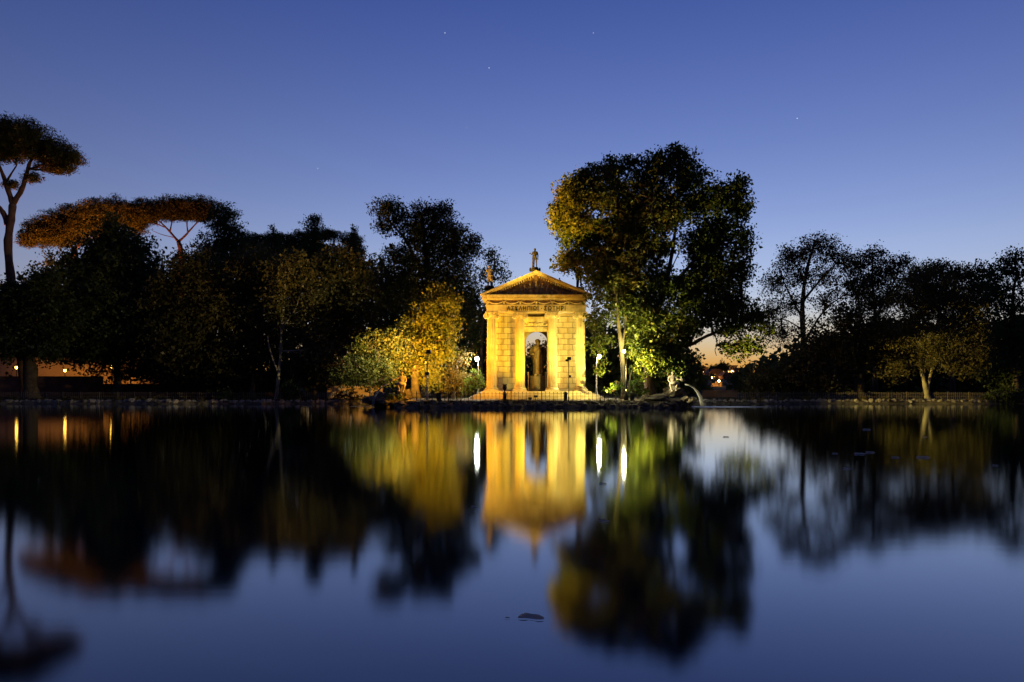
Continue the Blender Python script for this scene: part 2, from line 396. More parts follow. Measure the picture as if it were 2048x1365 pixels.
# doorway
for q in ((-1.34, -1.12), (1.12, 1.34)): T(MB().box(*q, WF-.08, WF+.55, Z0, 7.1), 'door_jamb', M_stone)
b = MB().box(-1.5, 1.5, WF-.10, WF+.05, 7.08, 7.32).box(-1.55, 1.55, WF-.18, WF+.05, 7.32, 7.52).box(-1.55, 1.55, WF-.05, WF+.05, 7.52, 8.12)
b.box(-1.55, 1.55, WF-.2, WF+.05, 8.12, 8.3).box(-1.55, 1.55, WF-.32, WF+.05, 8.3, 8.5)
T(b, 'door_lintel', M_stone)
b = MB()
b.ball((0, WF-.1, 7.80), (.22, .14, .24), 10, 7).ball((0, WF-.15, 7.72), (.12, .1, .14), 8, 6)
for s in (-1, 1):
    pts = [(s*(.25+.11*i), WF-.09, 7.78+.12*math.sin(i*.9)) for i in range(11)]
    b.tube(pts, [.10-.006*i for i in range(11)], 6)
    b.ball((s*.62, WF-.1, 7.82), (.14, .1, .19), 8, 6).ball((s*1.0, WF-.1, 7.72), (.1, .08, .14), 8, 6)
T(b, 'door_relief', M_stone, smooth=True)
# rear wall with the open arch
AC, AR, ASP, RY = .20, 1.12, 6.15, 4.0
arch = [(AC+AR*math.cos(a), ASP+AR*math.sin(a)) for a in np.linspace(0, math.pi, 17)]
b = MB()
for (xa, za), (xb, zb) in zip(arch[:-1], arch[1:]):
    b.prism([(xa, za), (xa, 8.8), (xb, 8.8), (xb, zb)], RY, RY+.55)
b.box(-4.35, AC-AR, RY, RY+.55, Z0, 8.8).box(AC+AR, 4.35, RY, RY+.55, Z0, 8.8)
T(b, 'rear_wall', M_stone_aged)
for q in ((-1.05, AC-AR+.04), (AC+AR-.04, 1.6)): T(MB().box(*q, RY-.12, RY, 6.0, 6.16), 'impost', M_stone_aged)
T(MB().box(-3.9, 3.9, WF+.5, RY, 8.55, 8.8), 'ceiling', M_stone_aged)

# columns
n = 36; zs = np.linspace(0, 1, 9); hb, ht = .42, .62; CH = 8.82-Z0
prof = [(.455-.062*(t**1.8), hb+t*(CH-hb-ht)) for t in zs]
shaft_me = MB().lathe(prof, n, flute=.13).mesh('column', M_stone)
bb = MB().box(-.66, .66, -.66, .66, 0, .14)
bb.lathe([(.62, .14), (.655, .18), (.65, .23), (.60, .265), (.535, .28), (.515, .325), (.53, .35), (.555, .37), (.56, .395), (.52, .425), (.47, .44)], 28)
base_me = bb.mesh('base', M_stone)
cb = MB().box(-.58, .58, -.55, .55, CH-.13, CH-.001).lathe([(.41, CH-ht-.02), (.43, CH-ht+.03), (.41, CH-ht+.06), (.50, CH-.36), (.52, CH-.28), (.50, CH-.13)], 28)
cb.box(-.52, .52, -.46, .46, CH-.30, CH-.128)
cap_me = cb.mesh('capital', M_stone)
def volute():
    m = MB(); pr = []
    for k in range(21):                                   # scroll: outer disc and a spiral rib
        a = 2*math.pi*k/20; pr.append((.25*math.cos(a), .25*math.sin(a)))
    m.prism(pr[:-1], -.46, .46)
    sp = [((.235-.2*k/34)*math.cos(k*.42+1.57), -.475, (.235-.2*k/34)*math.sin(k*.42+1.57)) for k in range(35)]
    m.tube(sp, [.034-.014*k/34 for k in range(35)], 5); m.ball((0, -.48, 0), .05, 8, 6)
    return m.mesh('volute', M_stone)
vol_me = volute()
for x in (-4.22, -1.53, 1.53, 4.22):
    c = obj('column', shaft_me, temple, (x, 0, Z0-.5))
    obj('base', base_me, c); obj('capital', cap_me, c)
    obj('volute', vol_me, c, (-.50, 0, CH-.37)); obj('volute', vol_me, c, (.50, 0, CH-.37), None, (-1, 1, 1))
for y in (1.2, 3.4):                                       # side wall half columns are not in view; a plain antae block closes the flank
    pass
# entablature
EY0, EY1 = -.50, 4.7
b = MB().box(-4.66, 4.66, EY0, EY1, 8.82, 9.10).box(-4.70, 4.70, EY0-.04, EY1+.04, 9.10, 9.38).box(-4.78, 4.78, EY0-.12, EY1+.12, 9.38, 9.48)
T(b, 'architrave', M_stone)
T(MB().box(-4.64, 4.64, EY0+.02, EY1, 9.48, 9.93), 'frieze', M_relief)
gl = MB(); pts = []
for i in range(15):
    u = i/14*2-1; pts.append((u*.66, -.05, .30-.20*(1-u*u)))
gl.tube(pts, [.045+.045*(1-abs(i/7-1)) for i in range(15)], 7)
for i in range(2, 13): gl.ball((pts[i][0], -.09, pts[i][2]), .05, 6, 4)
gl.tube([(-.66, -.05, .30), (-.70, -.06, .16), (-.67, -.06, .04)], [.05, .04, .02], 5)
gl_me = gl.mesh('garland', M_stone, True)
sk_ = MB().ball((0, -.05, .26), (.12, .09, .13), 8, 6).ball((0, -.07, .12), (.07, .07, .11), 8, 6).tube([(-.1, -.05, .34), (-.2, -.06, .38), (-.22, -.06, .44)], [.04, .03, .012], 5).tube([(.1, -.05, .34), (.2, -.06, .38), (.22, -.06, .44)], [.04, .03, .012], 5)
sk_me = sk_.mesh('ox_skull', M_stone, True)
for k in range(6): obj('garland', gl_me, temple, (-3.80+k*1.52, EY0, 9.48-.5))
for k in range(7): obj('ox_skull', sk_me, temple, (-4.56+k*1.52, EY0, 9.48-.5))
b = MB()
for z0, z1, o_ in ((9.93, 10.02, .12), (10.02, 10.16, .20), (10.16, 10.27, .42), (10.27, 10.38, .52)):
    b.box(-4.64-o_, 4.64+o_, EY0-o_, EY1+o_, z0, z1-.002)
T(b, 'cornice', M_stone)
b = MB()
for k in range(54): b.box(-4.80+k*.1795, -4.80+k*.1795+.1, EY0-.33, EY0-.2, 10.03, 10.155)
tag(T(b, 'dentils', M_stone), kind='stuff')
# pediment: slopes from (+-5.16, 10.38) to (0, 12.62)
A, AZ, E0 = 5.24, 12.66, 10.38
sl = (AZ-E0)/A; nrm = math.hypot(1, sl)
T(MB().prism([(-4.5, E0), (4.5, E0), (0, E0+4.5*sl)], EY0+.08, EY0+.4), 'tympanum', M_relief)
for s in (-1, 1):
    for nm, d0, d1, yo in (('raking_cornice', 0, .20, .52), ('raking_moulding', .20, .34, .36)):
        poly = [(s*A, E0-d0*nrm+.0), (0, AZ-d0*nrm), (0, AZ-d1*nrm), (s*A, E0-d1*nrm)]
        if d0 == 0: poly = [(s*(A+.05), E0+.02), (0, AZ), (0, AZ-d1*nrm), (s*(A-.35), E0+.001)]
        else: poly = [(s*(A-.36), E0+.001), (0, AZ-d0*nrm-.001), (0, AZ-d1*nrm), (s*(A-.36-.14*nrm/sl), E0+.001)]
        if s > 0: poly = poly[::-1]
        T(MB().prism(poly, EY0-yo, EY0+.4), nm, M_stone)
b = MB()
for s in (-1, 1):
    for k in range(17):
        x = .25+k*.215; zc = AZ-.36*nrm-sl*x
        if zc-.10 > E0: b.box(min(s*x, s*(x+.11)), max(s*x, s*(x+.11)), EY0-.30, EY0+.08, zc-.15-sl*.06, zc-sl*.02)
tag(T(b, 'raking_dentils', M_stone), kind='stuff')
b = MB(); rr = random.Random(4)
for x in np.arange(-3.0, 3.01, .5):                         # small carved figures in the gable
    hmax = (AZ-.72-sl*abs(x))-E0-.08
    if hmax < .28: continue
    h = min(hmax, 1.35)*(.9 if abs(x) > .1 else 1); y = EY0-.04
    lean = rr.uniform(-.12, .12)
    b.ball((x, y, E0+.28*h), (.15, .09, .28*h), 8, 6).ball((x+lean*.5, y-.03, E0+.62*h), (.13, .09, .2*h), 8, 6).ball((x+lean, y-.05, E0+.9*h), (.075, .07, .085), 8, 6)
    b.tube([(x+lean*.6, y-.05, E0+.72*h), (x+.2, y-.07, E0+.55*h), (x+.3, y-.06, E0+.7*h)], [.05, .045, .03], 5)
for s in (-1, 1): b.tube([(s*3.1, EY0, E0+.14), (s*3.6, EY0, E0+.12), (s*4.0, EY0+.02, E0+.07)], [.11, .08, .03], 6)
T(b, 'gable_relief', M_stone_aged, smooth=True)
# roof
for s in (-1, 1):
    poly = [(s*5.2, E0+.05), (0, AZ+.02), (0, AZ-.12), (s*5.2, E0-.02)]
    if s > 0: poly = poly[::-1]
    rf = T(MB().prism(poly, EY0+.4, EY1+.5), 'roof', M_roof)
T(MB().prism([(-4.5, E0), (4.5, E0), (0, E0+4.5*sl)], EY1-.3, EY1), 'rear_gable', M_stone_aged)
# inscription
def lettering(txt, width, h, name, m, parent, loc):
    cu = bpy.data.curves.new(name, 'FONT'); cu.body = txt; cu.size = 1; cu.extrude = .02; cu.align_x = 'CENTER'; cu.space_character = 1.25
    cu.offset = .012
    o = bpy.data.objects.new(name, cu); C.objects.link(o)
    dg = bpy.context.evaluated_depsgraph_get(); dg.update(); me = bpy.data.meshes.new_from_object(o.evaluated_get(dg)); bpy.data.objects.remove(o)
    v = np.zeros(len(me.vertices)*3, np.float32); me.vertices.foreach_get('co', v); v = v.reshape(-1, 3)
    lo, hi = v.min(0), v.max(0)
    w = np.stack([(v[:, 0]-(lo[0]+hi[0])/2)*width/(hi[0]-lo[0]), -v[:, 2], (v[:, 1]-lo[1])*h/(hi[1]-lo[1])], 1)
    me.vertices.foreach_set('co', w.astype(np.float32).ravel()); me.update(); me.materials.clear(); me.materials.append(m)
    return obj(name, me, parent, loc)
lettering('\u0391\u03a3\u039a\u039b\u0397\u03a0\u0399\u03a9\u0399', 2.95, .42, 'inscription_word', M_letters, temple, (-1.27, EY0-.062, 8.92-.5))
lettering('\u03a3\u03a9\u03a4\u0397\u03a1\u0399', 2.0, .42, 'inscription_word', M_letters, temple, (1.74, EY0-.062, 8.92-.5))
T(MB().ball((.49, EY0-.05, 9.12), (.05, .02, .05), 8, 5), 'inscription_dot', M_letters)

# ------------------------------------------------------------------ statues
def fingers(b, h, d, r):
    h = Vector(h); d = Vector(d).normalized(); s = d.cross(Vector((0, 1, 0))); s = s.normalized() if s.length > .1 else Vector((1, 0, 0))
    for k, l in enumerate((.8, 1, 1.05, .9)):
        o = s*((k-1.5)*r*.55); p1 = h+o+d*r*.5; p2 = p1+d*r*1.2*l; p3 = p2+d*r*.7*l+Vector((0, -.4*r, 0))
        b.tube([p1, p2, p3], [r*.30, r*.27, r*.2], 5)
    b.tube([h-s*r*.7, h-s*r*1.3+d*r*.5, h-s*r*1.3+d*r*1.2], [r*.32, r*.28, r*.2], 5)

BODY_E = [('pel', 'wai'), ('wai', 'che'), ('che', 'nec'), ('nec', 'chi'), ('chi', 'hea'), ('che', 'sl'), ('sl', 'el'), ('el', 'hl'), ('che', 'sr'), ('sr', 'er'), ('er', 'hr'),
          ('pel', 'pl'), ('pl', 'kl'), ('kl', 'al'), ('al', 'tl'), ('pel', 'pr'), ('pr', 'kr'), ('kr', 'ar'), ('ar', 'tr')]
def body(**k):
    d = dict(pel=(0, 0, .52, .085), wai=(0, 0, .62, .075), che=(0, 0, .745, .092), nec=(0, 0, .835, .036), chi=(0, -.012, .875, .046), hea=(0, -.005, .93, .052),
             sl=(-.115, 0, .79, .045), el=(-.15, .01, .65, .032), hl=(-.16, -.03, .52, .022), sr=(.115, 0, .79, .045), er=(.15, .01, .65, .032), hr=(.16, -.03, .52, .022),
             pl=(-.058, 0, .48, .07), kl=(-.06, -.015, .28, .047), al=(-.06, 0, .055, .028), tl=(-.065, -.07, .02, .022),
             pr=(.058, 0, .48, .07), kr=(.065, -.02, .28, .047), ar=(.07, .01, .055, .028), tr=(.085, -.06, .02, .022))
    d.update(k); return d
def face(b, c, r):                                          # nose, brow, ears, hair on a head centred at c
    x, y, z = c
    b.tube([(x, y-r*.95, z+r*.25), (x, y-r*1.25, z-r*.15)], [r*.12, r*.2], 5)
    b.tube([(x-r*.5, y-r*.85, z+r*.3), (x, y-r*1.0, z+r*.33), (x+r*.5, y-r*.85, z+r*.3)], r*.1, 5)
    b.tube([(x-r*.28, y-r*.95, z-r*.5), (x+r*.28, y-r*.95, z-r*.5)], r*.09, 5)
    for s in (-1, 1): b.ball((x+s*r*.95, y, z), (r*.14, r*.2, r*.28), 6, 5)

# statue on the apex
def roof_statue(px, pyfoot, pytop, Yd, label, pose, m, zbase, stump=-.10, cloak=True, rz=0):
    root = empty('roof_statue', (PX(px, Yd), Yd, zbase), label, 'statue', 'statues along the temple roof')
    H = (pyfoot-pytop)*Yd/F
    o = skinfig('figure', pose, BODY_E, m, 2, root, (0, 0, 0), H, rz=rz)
    b = MB(); face(b, (pose['hea'][0]*H, pose['hea'][1]*H, pose['hea'][2]*H-.01), .058*H)
    b.ball((pose['hea'][0]*H, (pose['hea'][1]+.012)*H, (pose['hea'][2]+.018)*H), (.062*H, .06*H, .055*H), 9, 6, .25, 2)
    b.build('hair', m, o, True)
    for h, e in (('hl', 'el'), ('hr', 'er')):
        d = Vector(pose[h][:3])-Vector(pose[e][:3]); b = MB(); fingers(b, Vector(pose[h][:3])*H, d, .03*H); b.build('hand', m, o)
    b = MB()
    if cloak:
        b.tube([(stump*H, .02*H, -.0*H), (stump*1.02*H, .01*H, .2*H), (stump*.95*H, .02*H, .4*H), (stump*.9*H, .03*H, .55*H), (-.06*H, .06*H, .72*H)], [.06*H, .052*H, .05*H, .055*H, .05*H], 9)
        b.tube([(stump*H, -.04*H, .5*H), (0, -.085*H, .56*H), (.09*H, -.04*H, .66*H), (.1*H, .03*H, .78*H)], [.03*H, .035*H, .03*H, .025*H], 7)
        for k in range(5): b.tube([((stump-.03+.016*k)*H, -.045*H, .03*H), ((stump-.025+.015*k)*H, -.04*H, .5*H)], .010*H, 4)
    b.build('drapery', m, root, True)
    return root, H
pose1 = body(el=(-.155, .0, .66, .032), hl=(-.235, -.05, .70, .02), hea=(-.005, -.01, .93, .052), er=(.155, .02, .63, .032), hr=(.15, 0, .47, .022), pr=(.058, 0, .48, .06), kr=(.075, -.035, .27, .04), ar=(.085, .01, .055, .025))
ap = TY+EY0-.1
r1, h1 = roof_statue(1070, 535, 497, ap, 'dark standing statue on the apex of the temple gable', pose1, M_darkstatue, PZ(535, ap))
b = MB().lathe([(.42, -.36), (.42, -.24), (.34, -.2), (.32, -.05), (.28, 0.0)], 14)
for s in (-1, 1): b.ball((s*.44, 0, -.22), (.10, .16, .2), 8, 6)
b.build('plinth', M_darkstatue, r1)
pose2 = body(el=(-.17, .02, .69, .034), hl=(-.21, -.03, .57, .03), er=(.16, .02, .66, .034), hr=(.13, -.05, .55, .024), hea=(-.02, -.015, .93, .052))
r2, h2 = roof_statue(979, 573, 531, ap+.2, 'orange lit statue on the left corner of the temple roof', pose2, M_litstatue, PZ(573, ap+.2), stump=.11)
b = MB().box(-.42, .42, -.3, .3, -.38, 0.0); b.build('plinth', M_darkstatue, r2)
r3, h3 = roof_statue(1159, 575, 533, ap+.2, 'dark statue on the right corner of the temple roof half hidden by leaves', body(), M_darkstatue, PZ(575, ap+.2))
b = MB().box(-.42, .42, -.3, .3, -.38, 0.0); b.build('plinth', M_darkstatue, r3)
r4, h4 = roof_statue(1119, 578, 553, TY+4.6, 'statue at the back of the temple roof with only its dark head showing', body(), M_darkstatue, PZ(581, TY+4.6))
MB().box(-.3, .3, -.3, .3, -1.4, .05).build('plinth', M_darkstatue, r4)

# great statue inside the temple
SY = TY+2.75; SX = PX(1075.5, SY); SZ = PZ(752, SY)
st = empty('god_statue', (SX, SY, SZ), 'bearded robed statue standing on a panelled pedestal inside the temple doorway', 'statue')
H = (752-679)*SY/F
robe = MB(); vs = []; fs = []; nk = 48; secs = [(.015, .135, .115), (.06, .145, .12), (.2, .14, .11), (.4, .15, .115), (.52, .155, .12), (.62, .165, .12), (.72, .185, .115), (.79, .175, .10), (.825, .11, .07), (.85, .05, .05)]
for i, (z, rx, ry) in enumerate(secs):
    for k in range(nk):
        a = 2*math.pi*k/nk; f = 1+.07*math.sin(a*9+z*3)*(1-z)+.03*math.sin(a*17-z*9)+.035*math.sin(a*2+z*14)
        vs.append((rx*H*math.cos(a)*f+.012*H*math.sin(z*6), ry*H*math.sin(a)*f, z*H))
for i in range(len(secs)-1):
    for k in range(nk): fs.append((i*nk+k, i*nk+(k+1) % nk, (i+1)*nk+(k+1) % nk, (i+1)*nk+k))
robe.add(vs, fs)
for k in range(6):                                          # mantle folds thrown across the chest and hip
    robe.tube([(-.17*H, -.05*H, (.44+.025*k)*H), (-.05*H, -.13*H, (.50+.03*k)*H), (.08*H, -.125*H, (.60+.028*k)*H), (.16*H, -.05*H, (.70+.02*k)*H)], [.012*H, .018*H, .018*H, .012*H], 6)
robe.build('robe', M_godstatue, st, True)
b = MB().ball((.005*H, -.02*H, .915*H), (.062*H, .066*H, .078*H), 14, 10)
b.tube([(0, 0, .82*H), (0, -.01*H, .88*H)], [.05*H, .045*H], 10)
face(b, (.005*H, -.02*H, .915*H), .062*H)
b.build('head', M_godstatue, st, True)
b = MB().ball((.005*H, -.06*H, .865*H), (.045*H, .04*H, .05*H), 10, 7, .3, 3).ball((.005*H, .0*H, .94*H), (.075*H, .068*H, .066*H), 12, 8, .3, 8)
b.build('hair', M_godstatue, st, True)
b = MB().tube([(-.165*H, .01*H, .77*H), (-.19*H, 0, .66*H), (-.185*H, -.07*H, .585*H), (-.12*H, -.13*H, .60*H)], [.05*H, .046*H, .036*H, .024*H], 9)
fingers(b, (-.11*H, -.135*H, .60*H), (1, -.2, .1), .026*H); b.build('arm', M_godstatue, st, True); b = MB()
b.tube([(.165*H, .01*H, .77*H), (.195*H, .01*H, .62*H), (.185*H, -.06*H, .50*H), (.17*H, -.1*H, .45*H)], [.05*H, .045*H, .034*H, .024*H], 9)
fingers(b, (.17*H, -.105*H, .44*H), (0, -.2, -1), .026*H)
b.build('arm', M_godstatue, st, True)
for s in (-1, 1): MB().ball((s*.065*H, -.13*H, .022*H), (.036*H, .07*H, .024*H), 9, 6).build('foot', M_stone, st, True)
PH = SZ-Z0
b = MB().box(-.86, .86, -.7, .7, -PH+.004, -PH+.18).box(-.78, .78, -.62, .62, -PH+.18, -.20).box(-.86, .86, -.7, .7, -.20, -.10).box(-.80, .80, -.64, .64, -.10, 0)
for z0, z1 in ((-PH+.26, -PH+.62), (-PH+.70, -.28)):
    b.box(-.66, .66, -.66, -.62, z0, z1)
b.build('pedestal', M_godstatue, st)
for s in (-1, 1):
    b = MB().lathe([(.07, 0), (.07, .1), (.045, .14), (.045, 1.5), (.07, 1.55), (.07, 1.62), (.03, 1.68), (.075, 1.78), (.03, 1.88)], 10)
    o = b.build('rail_post', M_stone, None, True, (PX(1074+s*17.5, SY-.9), SY-.9, Z0))
    tag(o, 'slender pale post at the %s of the statue pedestal in the temple doorway' % ('left' if s < 0 else 'right'), 'post', 'posts beside the statue pedestal')

# ------------------------------------------------------------------ lamps and floodlights
def bracket_lamp(px, pyg, Yd, label, gm, r=.22, arm=0.0, base=True, dark=False):
    x = PX(px, Yd); zg = PZ(pyg, Yd); g = float(ground_z(x, Yd)); m = M_iron if dark else M_grey
    t = empty('lamp_post', (x, Yd, g-.03), label, 'lamp post', 'park lamp posts around the temple'); h = zg-g+.03
    b = MB().lathe([(.17, 0), (.17, .45), (.14, .5), (.15, .56), (.10, .62), (.085, .95), (.11, 1.0), (.065, 1.06), (.045, h-.5-r), (.06, h-.42-r), (.04, h-.4-r)], 10)
    b.build('post', m, t, True)
    if arm:
        b = MB().tube([(0, 0, h-.45-r), (arm*.3, 0, h-.1), (arm*.75, 0, h+r+.22), (arm, 0, h+r+.12)], .028, 6); b.build('bracket', m, t)
    else:
        b = MB().tube([(0, 0, h-.45-r), (0, 0, h-r+.02)], .05, 8); b.build('neck', m, t)
    MB().lathe([(.02, r*.98+.14), (r*.55, r*.75+.12), (r*1.15, r*.55+.1), (r*1.15, r*.5+.06)], 14, (arm, 0, h)).build('cap', m, t, True)
    MB().ball((arm, 0, h), r, 14, 10).build('globe', gm, t, True)
    return t
bracket_lamp(956.5, 718.5, 73.5, 'bright white lamp post left of the temple behind the lit bush', M_globe, .185, -.12)
bracket_lamp(1193, 714, 72.5, 'bright white lamp on pale post right of the temple', M_globe, .185, .28)
bracket_lamp(1252.5, 703, 66.2, 'lamp on black post before the slender plane trunk', M_globe_small, .12, -.20, dark=True)

# tall pole with sodium floodlights, left
px_, Yd = 854.5, 65.6; x = PX(px_, Yd); g = float(ground_z(x, Yd)); zt = PZ(706, Yd)
fp = empty('floodlight_pole', (x, Yd, g-.03), 'tall pale pole with orange floodlight at its top before the golden tree', 'floodlight pole', 'floodlight poles on the island')
MB().lathe([(.10, 0), (.10, .7), (.07, .75), (.05, zt-g)], 10).build('pole', M_grey, fp, True)
b = MB().prismx([(-.10, -.10), (.02, -.16), (.12, .1), (-.02, .16)], -.2, .2).move((.12, 0, zt-g+.1)); b.build('floodlight', M_iron, fp)
b = MB().tube([(0, 0, zt-g), (.02, 0, zt-g+.1), (.12, 0, zt-g+.1)], .03, 6); b.build('bracket', M_iron, fp)
top = Vector((x+.5, Yd+.1, zt+.1))
MB().prismx([(-.10, -.10), (.02, -.16), (.12, .1), (-.02, .16)], -.18, .18).move((0, -.16, 2.4)).build('floodlight', M_iron, fp)  # second head, added low on the pole to carry the tree beam
spot(fp, top+Vector((0, -.2, .3)), (PX(1150, 70), 70, PZ(400, 70)), 80000, (1.0, .58, .06), 31, .9)
spot(fp, Vector((x, Yd+.3, 3.0)), (PX(850, 73), 73.0, PZ(650, 73)), 13500, (1.0, .50, .04), 130, .8)
spot(fp, Vector((x-.25, Yd-.45, 2.9)), (PX(796, 65.5), 65.4, 1.7), 800, SODIUM, 110, .8)  # beam added to brighten the left fountain figure
spot(fp, Vector((x-.2, Yd+.1, zt)), (PX(520, 80), 80, 7.5), 8500, (1.0, .82, .40), 85, 1.0)  # fill beam added to lift the dark left trees

# slim pole with floodlight, right
px_, Yd = 1137.5, 65.2; x = PX(px_, Yd); g = float(ground_z(x, Yd)); zt = PZ(720, Yd)
fq = empty('floodlight_pole', (x, Yd, g-.03), 'slim black pole with two floodlight heads before the right temple columns', 'floodlight pole', 'floodlight poles on the island')
MB().lathe([(.06, 0), (.06, .4), (.035, .45), (.03, zt-g)], 8).build('pole', M_iron, fq, True)
MB().prismx([(-.10, -.10), (.02, -.14), (.12, .08), (-.02, .14)], -.17, .17).move((.04, 0, zt-g+.14)).build('floodlight', M_iron, fq)
MB().prismx([(-.08, -.08), (.02, -.1), (.1, .06), (-.02, .1)], -.12, .12).move((-.16, .05, zt-g-.02)).build('floodlight', M_iron, fq)
spot(fq, Vector((x+.05, Yd+.35, zt+.2)), (TX+2.85, TY+1.5, 5.8), 3500, (1.0, .75, .13), 84, .9)
spot(fq, Vector((x+.1, Yd-.32, zt+.05)), (15.3, 65.1, 1.9), 19000, (1.0, .90, .46), 19, .9)  # beam added to brighten the right jet and figure
MB().prismx([(-.08, -.08), (.02, -.1), (.1, .06), (-.02, .1)], -.1, .1).move((.1, -.02, 2.2)).build('floodlight', M_iron, fq)  # third head, added to carry the right bank beam
spot(fq, Vector((x+.35, Yd-.05, 2.75)), (45, 78, 5.8), 90000, (1.0, .76, .18), 24, 1.0)  # beam added to light the right bank trees

for k, (px, py, lab) in enumerate(((1071, 794, 'small black ground floodlight with a flat head before the temple steps'), (1060, 798, 'squat black ground floodlight beside the taller one at the temple steps'))):
    Yd = 66.6; x = PX(px, Yd); g = float(ground_z(x, Yd)); z = PZ(py, Yd)
    t = empty('ground_floodlight', (x, Yd, g-.02), lab, 'floodlight', 'ground floodlights before the temple')
    MB().tube([(0, 0, 0), (0, 0, z-g-.04)], .03, 6).box(-.10, .10, -.08, .08, 0, .05).build('stand', M_iron, t)
    MB().prismx([(-.14, -.03), (.1, -.1), (.16, .02), (-.08, .10)], -.17, .17).move((0, 0, z-g+.05)).build('head', M_iron, t)
    if k == 0:
        spot(t, Vector((x, Yd+.25, z+.22)), (TX-.3, TY+.3, 11.4), 2800, (1.0, .51, .010), 68, .9)
    else:
        spot(t, Vector((x, Yd+.25, z+.2)), (TX-2.75, TY+1.5, 5.8), 4800, (1.0, .57, .010), 52, .9)
# sodium street lamps beyond the left bank
def street_lamp(px, py, Yd, label, hh, r=.2):
    x = PX(px, Yd); z = PZ(py, Yd); g = float(ground_z(x, Yd))
    t = empty('street_lamp', (x, Yd, g-.02), label, 'street lamp', 'street lamps behind the left bank')
    MB().lathe([(.12, 0), (.1, .6), (.05, .7), (.04, z-g-r)], 8).build('post', M_iron, t)
    MB().lathe([(r*1.3, r*.6), (r*.5, r*1.1), (.02, r*1.3)], 10, (0, 0, z-g)).build('cap', M_iron, t)
    MB().ball((0, 0, z-g), (r*.8, r*.8, r), 10, 8).build('lantern', M_globe_sodium, t)
    return t
l1 = street_lamp(33, 735, 98, 'sodium street lamp shining beside the big trunk at the far left', 4)
l2 = street_lamp(223, 733, 100, 'sodium street lamp seen through leaves above the low red wall', 4)
l3 = street_lamp(130, 741, 99.5, 'sodium street lamp hidden in foliage between the two other glowing lamps', 4)
for l_, tgt, w in ((l1, (PX(20, 82), 82, PZ(300, 82)), 60000), (l3, (PX(120, 106), 106, PZ(455, 106)), 58000), (l2, (PX(330, 109), 109, PZ(430, 109)), 22000)):
    p = l_.location+Vector((.3, .3, 3.2)); spot(l_, p, tgt, w, ORANGE, 70, .7)  # unseen uplights added on the lamps to light the pines
    spot(l_, l_.location+Vector((.2, .35, 2.6)), l_.location+Vector((.2, 4.5, 1.6)), 330, (1.0, .42, .06), 150, .9)  # unseen beam added to brighten the ochre wall

# ------------------------------------------------------------------ fences
def fence(name, label, pts, spacing, h, post_every, thick=.04, lift=0.0, M_iron=M_rail):
    """iron railing along a polyline of (x, y)"""
    x0, y0 = pts[0]; z0 = float(ground_z(x0, y0)); root = empty(name, (x0, y0, z0), label, 'fence', 'iron railings round the lake')
    pm = MB().tube([(0, 0, 0), (0, 0, h)], thick*.5, 4).add([(-thick, -thick, h), (thick, -thick, h), (thick, thick, h), (-thick, thick, h), (0, 0, h+.10), ], [(0, 1, 4), (1, 2, 4), (2, 3, 4), (3, 0, 4)]).mesh('picket', M_iron)
    qm = MB().box(-.035, .035, -.035, .035, 0, h+.05).ball((0, 0, h+.09), .05, 8, 5).mesh('post', M_iron)
    P_ = [Vector((x, y, float(ground_z(x, y))+lift)) for x, y in pts]
    rl = MB()
    for zz in (.08, h*.52, h-.06): rl.tube([p-Vector((x0, y0, z0))+Vector((0, 0, zz)) for p in P_], .016, 4)
    rl.build('rail', M_iron, root)
    k = 0; acc = 0
    for a, b_ in zip(P_[:-1], P_[1:]):
        d = (b_-a).length; s = -acc+spacing
        while s <= d:
            p = a.lerp(b_, s/d); 
            obj('post' if k % post_every == 0 else 'picket', qm if k % post_every == 0 else pm, root, p-Vector((x0, y0, z0)))
            k += 1; s += spacing
        acc = d-(s-spacing)
    return root
xsf = np.arange(-8.6, 11.2, .6)
fence('iron_fence', 'black iron railing along the island edge before the temple', [(x, float(shore(x))+1.35) for x in xsf], .345, .72, 8, .05, 0.0, M_iron)
xsf = np.arange(21.2, 54, .8)
fence('iron_fence', 'long dark iron railing along the stone edged bank right of the falling jet', [(x, float(shore(x))+.95) for x in xsf], .18, .74, 11)
xsf = np.arange(-54, -23, .8)
fence('iron_fence', 'dim iron railing above the stones on the bank under the tall pine', [(x, float(shore(x))+.9) for x in xsf], .21, .74, 9)
xsf = np.arange(-22.5, -16.5, .8)
fence('iron_fence', 'short iron railing on the bank behind the left fountain jet', [(x, float(shore(x))+1.6) for x in xsf], .22, .74, 9)

# ------------------------------------------------------------------ pedestals, urn, pillars
def pedestal(px, pt, pb, w, label, Yd=65.4, m=M_rock):
    x = PX(px, Yd); z0 = PZ(pb, Yd); z1 = PZ(pt, Yd); hw = w*Yd/F/2
    t = empty('pedestal', (x, Yd, z0), label, 'pedestal', 'stone pedestals along the island fence'); h = z1-z0
    MB().box(-hw*1.15, hw*1.15, -hw*1.15, hw*1.15, -.15, h*.14).build('foot', m, t)
    MB().box(-hw*.82, hw*.82, -hw*.82, hw*.82, h*.14, h*.82).build('shaft', m, t)
    MB().box(-hw*1.05, hw*1.05, -hw*1.05, hw*1.05, h*.82, h*.93).lathe([(hw*.8, h*.93), (hw*.6, h)], 12).build('cap', m, t)
    return t, h
M_pedst = mat('dark_tufa', (.05, .042, .03), .9, (.10, .08, .06), 3, .4)
t, h = pedestal(1009.5, 786, 805, 8.5, 'dark stone pedestal carrying the urn on the island edge', m=M_pedst)
u = MB().lathe([(.10, 0), (.10, .05), (.05, .10), (.05, .16), (.13, .26), (.19, .42), (.19, .5), (.15, .58), (.16, .66), (.21, .70), (.21, .74), (.13, .74), (.10, .6)], 18, caps=False)
